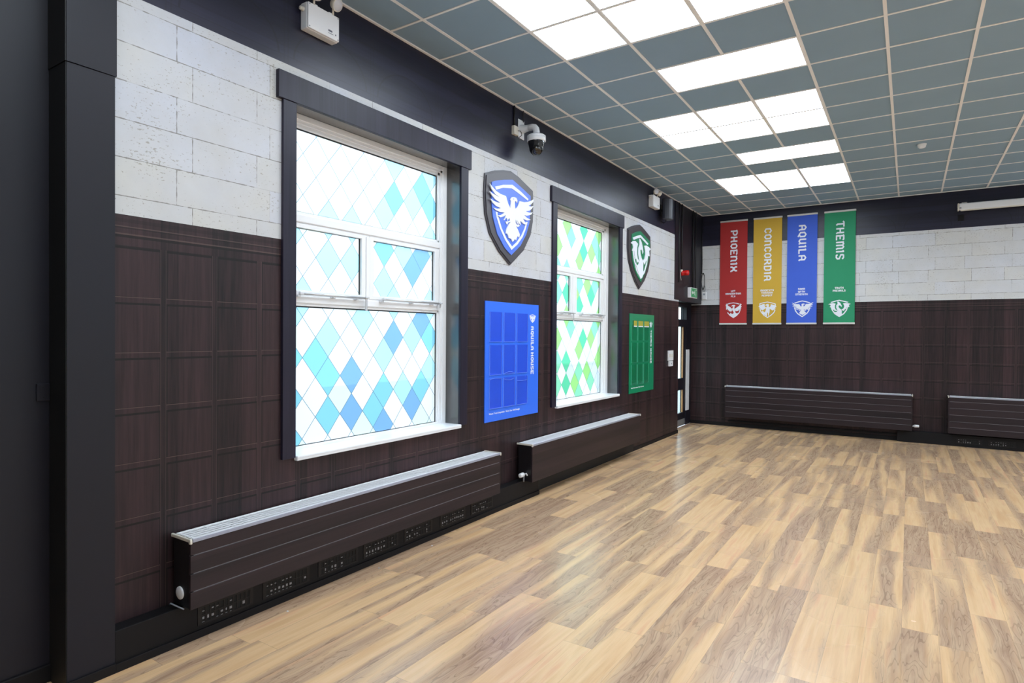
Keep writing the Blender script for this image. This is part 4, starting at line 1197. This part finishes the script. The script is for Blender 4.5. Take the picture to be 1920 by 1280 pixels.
bd = display_board(4.121, 5.156, M['board_blue'], M['rim_blue'], M['pocket_blue'], ('AQUILA', 'HOUSE'), 'x', 'y',
                   {(1, 1): (0.0, 0.02, 'b'), (2, 0): (-0.01, 0.012, 't'), (2, 1): (-0.012, -0.02, 't'), (2, 2): (-0.045, -0.008, 't')},
                   1.868, 1.577, 'bright blue display board with nine clear pockets and white side lettering')
small_emblem(bd, None, 5.021, 1.955, 0.172, 0.138, lwall(0.012), 'crest', [ART_EAGLE['eagle']], EAGLE_RING, 0.82, (4, 11))
text_mesh('footer_text', 'Virtues: Trust & Inspiration   Motto: Soar with Strength', 0.0255, M['print_white'], bd, (0.0126, 4.192 - 4.6385, 0.966 - 0.893), 0.0003)
bd2 = display_board(7.848, 8.886, M['board_green'], M['rim_green'], M['pocket_green'], ('THEMIS', 'HOUSE'), 'x', 'y',
                    {(2, 0): (0.02, 0.0, 'b'), (2, 1): (0.04, -0.035, 'b'), (2, 2): (0.03, 0.01, 'b')},
                    1.868, 1.565, 'green display board with clear pockets and yellow cards past the green window')
small_emblem(bd2, None, 8.74, 1.955, 0.38, 0.30, lwall(0.012), 'crest', DRAGON_PARTS, ART_DRAGON['ring_out'], 0.84, (4, 11))
text_mesh('footer_text', 'Virtues: Wisdom & Fairness   Motto: Truth Prevails', 0.0255, M['print_white'], bd2, (0.0126, 7.915 - 8.367, 0.966 - 0.893), 0.0003)
for k, (a, b) in enumerate(((7.99, 8.118), (8.178, 8.375), (8.43, 8.63))):
    c = MB(); c.box((0.0195, a, 1.925), (0.021, b, 2.003)); c.box((0.0195, a, 1.912), (0.0212, b, 1.925), mi=1)
    rebase(c.build('card', [M['card'], M['print_white']], label='yellow card in the green board\'s top row, %s pocket' % ('left', 'middle', 'right')[k],
                   cat='card', group='yellow cards in the green board'), (0.02, (a + b) / 2, 1.912))

# ================================================================== banners
def banner(x0, x1, mat, word, tz0, tz1, motto, rows_z, hang, label):
    z0, z1 = 2.006, 4.055
    y = BACK_Y - 0.03
    t = thing('banner', ((x0 + x1) / 2, BACK_Y, z0), label, 'banner', 'house banners on the back wall')
    f = MB()
    f.box((x0 + 0.004, y, z0 + 0.02), (x1 - 0.004, y + 0.002, z1 - 0.02))
    f.build('fabric', mat, t, world=True)
    for zz in (z0, z1 - 0.032):
        r = MB(); r.box((x0, y - 0.010, zz), (x1, y + 0.014, zz + 0.032), 0.005, seg=3)
        r.build('rail', M['rail'], t, world=True)
    h = MB()
    for xx in (x0 + 0.06, x1 - 0.06): h.box((xx - 0.01, y + 0.008, z1 - 0.03), (xx + 0.01, BACK_Y, z1 - 0.004))
    h.build('hanger', M['rail'], t, world=True)
    l = MB(); xc = (x0 + x1) / 2
    lettering(l, word, bwall(0.03), xc + 0.005 - 0.066, tz0, tz0 - tz1, 0.134, rot=True, stroke=1.18)
    l.build('name_lettering', M['print_white'], t, world=True, recalc=False)
    l = MB()
    for (txt, wd, zc) in motto:
        lettering(l, txt, bwall(0.03), xc - wd / 2, zc - 0.016, wd, 0.034, stroke=1.5, thick=0.0012)
    l.build('motto_lettering', M['print_white'], t, world=True, recalc=False)
    return t
b1 = banner(0.366, 0.888, M['ban_red'], 'PHOENIX', 3.852, 3.052, [('LET', 0.078, 2.663), ('IMAGINATION', 0.29, 2.612), ('FLY', 0.078, 2.56)], None, None,
            'red banner, first from the corner, with white bird crest')
b2 = banner(0.993, 1.510, M['ban_yellow'], 'CONCORDIA', 3.840, 2.845, [('MODESTY', 0.235, 2.657), ('THROUGH', 0.205, 2.61), ('RESPECT', 0.185, 2.56)], None, None,
            'yellow banner, second from the corner, with white winged crest')
b3 = banner(1.594, 2.110, M['ban_blue'], 'AQUILA', 3.848, 3.19, [('SOAR', 0.113, 2.662), ('WITH', 0.113, 2.612), ('STRENGTH', 0.205, 2.563)], None, None,
            'blue banner, third from the corner, with white eagle crest')
b4 = banner(2.215, 2.722, M['ban_green'], 'THEMIS', 3.858, 3.178, [('TRUTH', 0.14, 2.66), ('PREVAILS', 0.20, 2.61)], None, None,
            'green banner, farthest from the corner, with white dragon crest')
small_emblem(b1, None, 0.634, 2.29, 1, 1, bwall(0.03), 'crest', [ART_RED_BIRD[k] for k in ('wl', 'body', 'wr')], ART_RED_BIRD['ring_out'], 0.88, (4, 11))
small_emblem(b2, None, 1.262, 2.29, 1, 1, bwall(0.03), 'crest', [ART_YELLOW_BIRD[k] for k in ('wl', 'body', 'wr')], ART_YELLOW_BIRD['ring_out'], 0.89, (5, 12))
small_emblem(b3, None, 1.865, 2.292, 0.427, 0.454, bwall(0.03), 'crest', [ART_EAGLE['eagle']], EAGLE_RING, 0.87, (4, 11))
small_emblem(b4, None, 2.474, 2.29, 1, 1, bwall(0.03), 'crest', DRAGON_PARTS + [[(-0.075, -0.085), (0.01, -0.02), (0.043, -0.05), (0.036, -0.11), (0.001, -0.152), (-0.045, -0.12)]], ART_DRAGON['ring_out'], 0.86, (4, 11))

# ================================================================== fittings high on the walls
def emergency_light(y0, y1, z0, z1, label, heads):
    t = thing('emergency_light', (0.0, (y0 + y1) / 2, z0), label, 'emergency light', 'twin-head emergency lights on the left wall')
    b = MB(); b.box((0.001, y0, z0), (0.066, y1, z1), 0.008, seg=3)
    b.box((0.064, y0 + 0.002, z0 + 0.003), (0.082, y1 - 0.002, z1 - 0.003), 0.006, seg=3)
    for yy in (y0 + 0.07, y1 - 0.075): b.box((0.03, yy - 0.016, z1 - 0.004), (0.075, yy + 0.016, z1 + 0.006), 0.002)
    bo = b.build('housing', M['white'], t, world=True)
    s = MB()
    for yy in (y0 + 0.014, y1 - 0.014):
        for zz in (z0 + 0.014, z1 - 0.014): s.lathe((0.081, yy, zz), (1, 0, 0), [(0, 0.005), (0.002, 0.005), (0.0022, 0)], 10)
    s.build('cover_screw', M['grey'], bo, world=True)
    g = MB(); g.lathe((0.03, y0 + 0.004, z1 - 0.045), (0, -1, 0), [(0, 0.016), (0.012, 0.016), (0.014, 0.013), (0.03, 0.013), (0.032, 0.008), (0.032, 0)], 16)
    g.build('cable_gland', M['cream'], t, world=True)
    n = MB(); n.box((0.0815, y1 - 0.10, z0 + 0.045), (0.0825, y1 - 0.065, z0 + 0.058)); n.box((0.0815, y1 - 0.10, z0 + 0.032), (0.0825, y1 - 0.055, z0 + 0.036)); n.box((0.0815, y1 - 0.04, z0 + 0.035), (0.0825, y1 - 0.03, z0 + 0.045))
    n.build('rating_label', M['ink'], t, world=True)
    for (yc, zc, xc, d) in heads:
        d = Vector(d).normalized()
        c = Vector((xc, yc, zc))
        h = MB()
        h.lathe(c - d * 0.035, d, [(0, 0.0), (0.0, 0.022), (0.012, 0.034), (0.045, 0.045), (0.056, 0.045), (0.058, 0.040)], 24)
        h.tube([(xc - 0.03, yc, z1 - 0.002), (xc - 0.03, yc, zc - 0.02), tuple(c - d * 0.02)], 0.008, 8)
        ho = h.build('lamp_head', M['cream'], t, world=True)
        l = MB(); l.lathe(c + d * 0.0225, d, [(0, 0.0405), (0.004, 0.036), (0.006, 0.0)], 24)
        lo = l.build('lens', M['lens'], ho, world=True)
    return t
emergency_light(1.930, 2.203, 3.860, 4.040, 'white twin-head emergency light at the top edge of the picture',
                [(1.985, 4.100, 0.105, (0.7, -0.55, -0.25)), (2.150, 4.105, 0.105, (0.75, 0.15, -0.4))])
emergency_light(8.605, 8.913, 3.845, 4.037, 'small white twin-head emergency light beside the black loudspeaker',
                [(8.69, 4.095, 0.09, (0.8, -0.6, -0.1)), (8.83, 4.095, 0.10, (0.5, 0.8, -0.2))])

# dome camera on its wall arm
t = thing('security_camera', (0.0, 4.765, 3.98), 'white dome security camera above the blue shield', 'camera')
cy, cz, cx = 4.765, 3.85, 0.20
b = MB(); b.box((0.001, 4.705, 3.885), (0.010, 4.825, 4.085), 0.003)
b.lathe((0.008, cy, 3.985), (1, 0, 0), [(0, 0.05), (0.01, 0.05), (0.06, 0.036), (0.10, 0.034)], 28)
arm = [(0.10, cy, 3.985), (0.15, cy, 3.985), (0.178, cy, 3.978), (0.195, cy, 3.958), (cx, cy, 3.93), (cx, cy, 3.885)]
b.tube(arm, 0.034, 20); b.build('wall_bracket', M['white'], t, world=True)
b = MB(); b.lathe((cx, cy, 3.90), (0, 0, -1), [(0, 0.0), (0, 0.06), (0.012, 0.088), (0.02, 0.098), (0.028, 0.099), (0.03, 0.095), (0.034, 0.099), (0.075, 0.1), (0.08, 0.094), (0.08, 0)], 40)
b.build('ring_housing', M['white'], t, world=True)
b = MB(); b.lathe((cx, cy, 3.821), (0, 0, -1), [(0, 0.090), (0.02, 0.088), (0.045, 0.082), (0.07, 0.076)] + [(0.07 + 0.076 * math.sin(a), 0.076 * math.cos(a)) for a in [0.2, 0.5, 0.8, 1.1, 1.35, 1.5708]], 40)
dm = b.build('smoked_dome', M['smoked'], t, world=True)
lc = Vector((cx + 0.03, cy - 0.055, 3.735)); ld = Vector((0.45, -0.8, -0.25)).normalized()
b = MB(); b.lathe(lc, ld, [(0, 0.038), (0.02, 0.036), (0.026, 0.028), (0.03, 0.02)], 24); b.build('lens_barrel', M['smoked'], dm, world=True)
b = MB(); b.lathe(lc + ld * 0.028, ld, [(0, 0.02), (0.004, 0.014), (0.006, 0)], 20); b.build('lens', M['lens_glass'], dm, world=True)
t = thing('junction_box', (0.0, 4.63, 3.885), 'small white junction box beside the dome camera', 'junction box')
b = MB(); b.box((0.001, 4.585, 3.885), (0.038, 4.672, 3.978), 0.004); b.build('box', M['cream'], t, world=True)
b = MB(); b.tube([(0.036, 4.652, 3.935), (0.055, 4.67, 3.935), (0.06, 4.69, 3.92), (0.055, 4.70, 3.895), (0.02, 4.702, 3.88)], 0.0035, 8); b.build('lead', M['cable'], t, world=True)
for (y, r, z0, lb) in ((4.625, 0.010, 3.978, 'thick black cable conduit rising from the camera junction box'), (4.80, 0.005, 4.07, 'thin black cable rising behind the dome camera')):
    b = MB(); b.tube([(0.011, y, z0), (0.011, y, ROOM_H - 0.012)], r, 8)
    rebase(b.build('conduit', M['cable'], label=lb, cat='conduit', group='black conduits on the left wall'), (0.011, y, z0))

# loudspeaker
t = thing('loudspeaker', (0.0, 9.15, 3.70), 'black wall loudspeaker near the far corner', 'loudspeaker')
ys, zs0, zs1 = 9.17, 3.72, 4.05
b = MB()
pr = []
for a in [i * math.pi / 12 for i in range(13)]:
    pr.append((0.09 + 0.13 * math.sin(a), ys - 0.125 * math.cos(a)))
pr = [(0.07, ys - 0.10)] + pr + [(0.07, ys + 0.10)]
b.outline([(p[0], p[1]) for p in pr], (lambda a, c, h=0.0: (a, c, zs0 + h)), depth=zs1 - zs0)
vb = [b.bm.verts.new((p[0], p[1], zs0)) for p in pr]; b.bm.faces.new(vb)
b.build('cabinet', M['speaker'], t, world=True)
b = MB(); b.box((0.001, ys - 0.03, 3.78), (0.02, ys + 0.03, 3.98), 0.003); b.box((0.015, ys - 0.012, 3.86), (0.09, ys + 0.012, 3.90), 0.003)
b.build('bracket', M['deep_black'], t, world=True)
b = MB(); b.tube([(0.10, ys, zs0 + 0.002), (0.10, ys, zs0 - 0.03), (0.06, ys + 0.01, zs0 - 0.05), (0.012, ys + 0.02, zs0 - 0.02)], 0.006, 8); b.build('lead', M['cable'], t, world=True)

# bulkhead conduits, alarm, exit sign
for k, (y, z0, r, lb) in enumerate(((10.13, 2.75, 0.010, 'black conduit down the bulkhead, nearest the stone-print wall'),
                                    (10.30, 2.99, 0.012, 'black conduit dropping to the red alarm sounder'),
                                    (10.98, 2.705, 0.014, 'thick black conduit dropping to the exit sign'),
                                    (11.16, 2.705, 0.009, 'black conduit farthest along the bulkhead'))):
    b = MB(); x = 0.014 + r * 0.2
    b.tube([(x, y, z0), (x, y, ROOM_H - 0.012)], r, 10)
    rebase(b.build('conduit', M['cable'], label=lb, cat='conduit', group='black conduits on the bulkhead'), (x, y, z0))
t = thing('alarm_sounder', (0.0, 10.33, 2.94), 'red fire alarm sounder on the black bulkhead', 'fire alarm')
b = MB(); b.box((0.001, 10.27, 2.955), (0.03, 10.335, 2.995), 0.004); b.build('mounting_box', M['cream'], t, world=True)
b = MB(); b.lathe((0.001, 10.33, 2.935), (1, 0, 0), [(0, 0.0), (0, 0.05), (0.03, 0.052), (0.036, 0.045), (0.09, 0.05), (0.13, 0.046), (0.14, 0.03), (0.143, 0.0)], 28)
b.build('sounder', M['red'], t, world=True)
b = MB(); b.tube([(0.01, 10.26, 2.96), (0.01, 10.255, 2.90), (0.01, 10.27, 2.84), (0.01, 10.29, 2.80)], 0.004, 8); b.build('lead', M['cream'], t, world=True)

t = thing('exit_sign', (0.0, 10.915, 2.5), 'green and white exit sign box above the door', 'exit sign')
b = MB(); b.box((0.001, 10.71, 2.505), (0.066, 11.12, 2.70), 0.005); b.build('housing', M['white'], t, world=True)
b = MB(); b.box((0.066, 10.725, 2.52), (0.070, 11.105, 2.686), 0.001); fc = b.build('sign_face', M['exit_green'], t, world=True)
b = MB()
def rect(a0, a1, z0, z1): b.poly([(0.0706, a0, z0), (0.0706, a1, z0), (0.0706, a1, z1), (0.0706, a0, z1)])
def quad(*p): b.poly([(0.0706, a, z) for a, z in p])
quad((10.76, 2.603), (10.80, 2.645), (10.80, 2.625), (10.87, 2.625), (10.87, 2.581), (10.80, 2.581), (10.80, 2.561))      # arrow to the left
quad((10.935, 2.655), (10.955, 2.66), (10.965, 2.645), (10.95, 2.632), (10.935, 2.64))                                   # head
quad((10.915, 2.632), (10.955, 2.63), (10.965, 2.59), (10.945, 2.575), (10.925, 2.59))                                   # body
quad((10.945, 2.58), (10.962, 2.588), (10.985, 2.56), (10.985, 2.54), (10.972, 2.54), (10.972, 2.555))                   # leg
quad((10.925, 2.59), (10.94, 2.58), (10.915, 2.56), (10.915, 2.54), (10.903, 2.54), (10.903, 2.568))                     # leg
quad((10.89, 2.61), (10.915, 2.632), (10.92, 2.622), (10.897, 2.6))                                                      # arm
rect(11.01, 11.018, 2.535, 2.668); rect(11.078, 11.086, 2.535, 2.668); rect(11.018, 11.078, 2.66, 2.668)                # doorway
b.build('pictogram', M['exit_white'], fc, world=True, recalc=False)

# small things by the far corner
t = thing('wall_thermostat', (0.065, BACK_Y, 2.5), 'white control box on the back wall beside the exit sign', 'control box')
b = MB(); b.box((0.022, BACK_Y - 0.035, 2.515), (0.105, BACK_Y - 0.001, 2.665), 0.006, seg=3); b.build('box', M['white'], t, world=True)
b = MB(); b.box((0.045, BACK_Y - 0.0365, 2.60), (0.082, BACK_Y - 0.035, 2.635)); b.build('screen', M['grey'], t, world=True)
b = MB(); b.tube([(0.05, BACK_Y - 0.02, 2.665), (0.03, BACK_Y - 0.03, 2.72), (0.045, BACK_Y - 0.03, 2.79), (0.08, BACK_Y - 0.03, 2.78), (0.085, BACK_Y - 0.03, 2.71), (0.07, BACK_Y - 0.02, 2.665)], 0.006, 8)
b.build('lead', M['grey'], t, world=True)
b = MB(); pts = []
for k in range(0, 46):
    a = k * 0.42; pts.append((0.040 + (0.030 + 0.002 * (k % 3)) * math.sin(a), BACK_Y - 0.03 - 0.0018 * (k % 5), 2.88 + (0.15 + 0.008 * (k % 4)) * math.cos(a)))
b.tube(pts, 0.0055, 8)
rebase(b.build('cable_coil', M['cable'], label='coil of black cable hanging in the back corner above the white control box', cat='cable'), (0.040, BACK_Y - 0.03, 2.88))
b = MB(); b.tube([(0.012, BACK_Y - 0.03, 3.03), (0.014, BACK_Y - 0.025, 3.3), (0.010, BACK_Y - 0.03, 3.6), (0.012, BACK_Y - 0.025, ROOM_H - 0.015)], 0.008, 8)
rebase(b.build('cable', M['cable'], label='black cable running up the back corner to the ceiling', cat='cable'), (0.012, BACK_Y - 0.03, 3.03))

# switches on the left wall by the door
t = thing('wall_switch', (0.0, 9.73, 1.335), 'white wall switch plate beside the door alcove', 'switch')
b = MB(); b.box((0.001, 9.60, 1.342), (0.022, 9.86, 1.517), 0.004); pl = b.build('plate', M['white'], t, world=True)
b = MB()
for k in range(3): b.box((0.022, 9.63 + k * 0.07, 1.40), (0.027, 9.67 + k * 0.07, 1.46), 0.002)
b.build('rocker', M['cream'], pl, world=True)
t = thing('key_switch', (0.0, 9.73, 1.235), 'small white key switch under the larger switch plate', 'switch')
b = MB(); b.box((0.001, 9.64, 1.242), (0.03, 9.815, 1.336), 0.004); b.build('box', M['white'], t, world=True)
b = MB(); b.lathe((0.03, 9.73, 1.288), (1, 0, 0), [(0, 0.014), (0.004, 0.014), (0.005, 0)], 16); b.build('key_barrel', M['grey'], t, world=True)

t = thing('blank_plate', (-0.1, 0.487, 1.42), 'small black blanking plate on the plain black wall', 'wall plate')
b = MB(); b.box((-0.0995, 0.447, 1.424), (-0.088, 0.503, 1.512), 0.003); b.build('plate', M['black'], t, world=True)
b = MB()
for zz in (1.442, 1.494): b.lathe((-0.088, 0.475, zz), (1, 0, 0), [(0, 0.003), (0.001, 0.003), (0.0012, 0)], 8)
b.build('screw', M['black_matt'], t, world=True)

# smoke detector
t = thing('smoke_detector', (3.64, 8.44, ROOM_H), 'white smoke detector on the right side of the ceiling', 'smoke detector')
b = MB(); b.lathe((3.64, 8.44, ROOM_H), (0, 0, -1), [(0, 0), (0, 0.052), (0.012, 0.052), (0.016, 0.045)], 32); b.build('base', M['sill'], t, world=True)
b = MB(); b.lathe((3.64, 8.44, ROOM_H - 0.014), (0, 0, -1), [(0, 0.044), (0.016, 0.046), (0.022, 0.036), (0.03, 0.034), (0.036, 0.026), (0.038, 0)], 32)
for k in range(6):
    a = k * math.pi / 3
    b.box((3.64 + 0.036 * math.cos(a) - 0.005, 8.44 + 0.036 * math.sin(a) - 0.005, ROOM_H - 0.046), (3.64 + 0.036 * math.cos(a) + 0.005, 8.44 + 0.036 * math.sin(a) + 0.005, ROOM_H - 0.032))
b.build('sensor_head', M['sill'], t, world=True)

# roll-down screen case high on the back wall
t = thing('projector_screen', (5.2, BACK_Y, 3.84), 'long white roll-up screen case high on the back wall', 'projector screen')
x0, x1, yy = 4.172, 6.25, BACK_Y - 0.09
b = MB(); b.box((x0 + 0.02, yy - 0.045, 3.858), (x1 - 0.02, yy + 0.045, 3.965), 0.018, seg=4); cs = b.build('case', M['white'], t, world=True)
for xx in (x0, x1 - 0.024):
    b = MB(); b.box((xx, yy - 0.048, 3.850), (xx + 0.024, yy + 0.048, 3.968), 0.008, seg=3)
    b.build('end_cap', M['cream'], t, world=True)
b = MB(); b.cyl((x0 - 0.003, yy - 0.02, 3.885), (x0, yy - 0.02, 3.885), 0.005, seg=10); b.box((x0 + 0.024, yy - 0.0475, 3.883), (x0 + 0.05, yy - 0.044, 3.895)); b.build('end_plug', M['deep_black'], t, world=True)
b = MB(); b.box((x0 + 0.04, yy - 0.03, 3.842), (x1 - 0.04, yy - 0.008, 3.860), 0.004, seg=3); b.build('bottom_bar', M['cream'], t, world=True)
for xx in (x0 + 0.06, x1 - 0.12):
    b = MB(); b.box((xx, yy + 0.0, 3.962), (xx + 0.07, BACK_Y - 0.001, 3.975), 0.002); b.box((xx, BACK_Y - 0.008, 3.90), (xx + 0.07, BACK_Y - 0.001, 4.0), 0.002); b.build('bracket', M['cream'], t, world=True)
b = MB(); b.box((4.185, BACK_Y - 0.03, 3.70), (4.265, BACK_Y - 0.001, 3.80), 0.004)
rebase(b.build('socket_box', M['black_matt'], label='black socket box just below the end of the screen case', cat='socket'), (4.225, BACK_Y, 3.70))

# scraps left on the floor beside the vents
rnd = random.Random(3)
for k, (x, y) in enumerate(((0.233, 1.66), (0.20, 3.1), (0.19, 2.5))):
    b = MB(); b.box((x, y, 0.0), (x + 0.012, y + 0.010, 0.004), 0.002)
    rebase(b.build('paper_scrap', M['white'], label='tiny white scrap on the floor by the vents, %s' % ('nearest', 'farthest', 'middle')[k], cat='scrap', group='white scraps on the floor'), (x, y, 0))
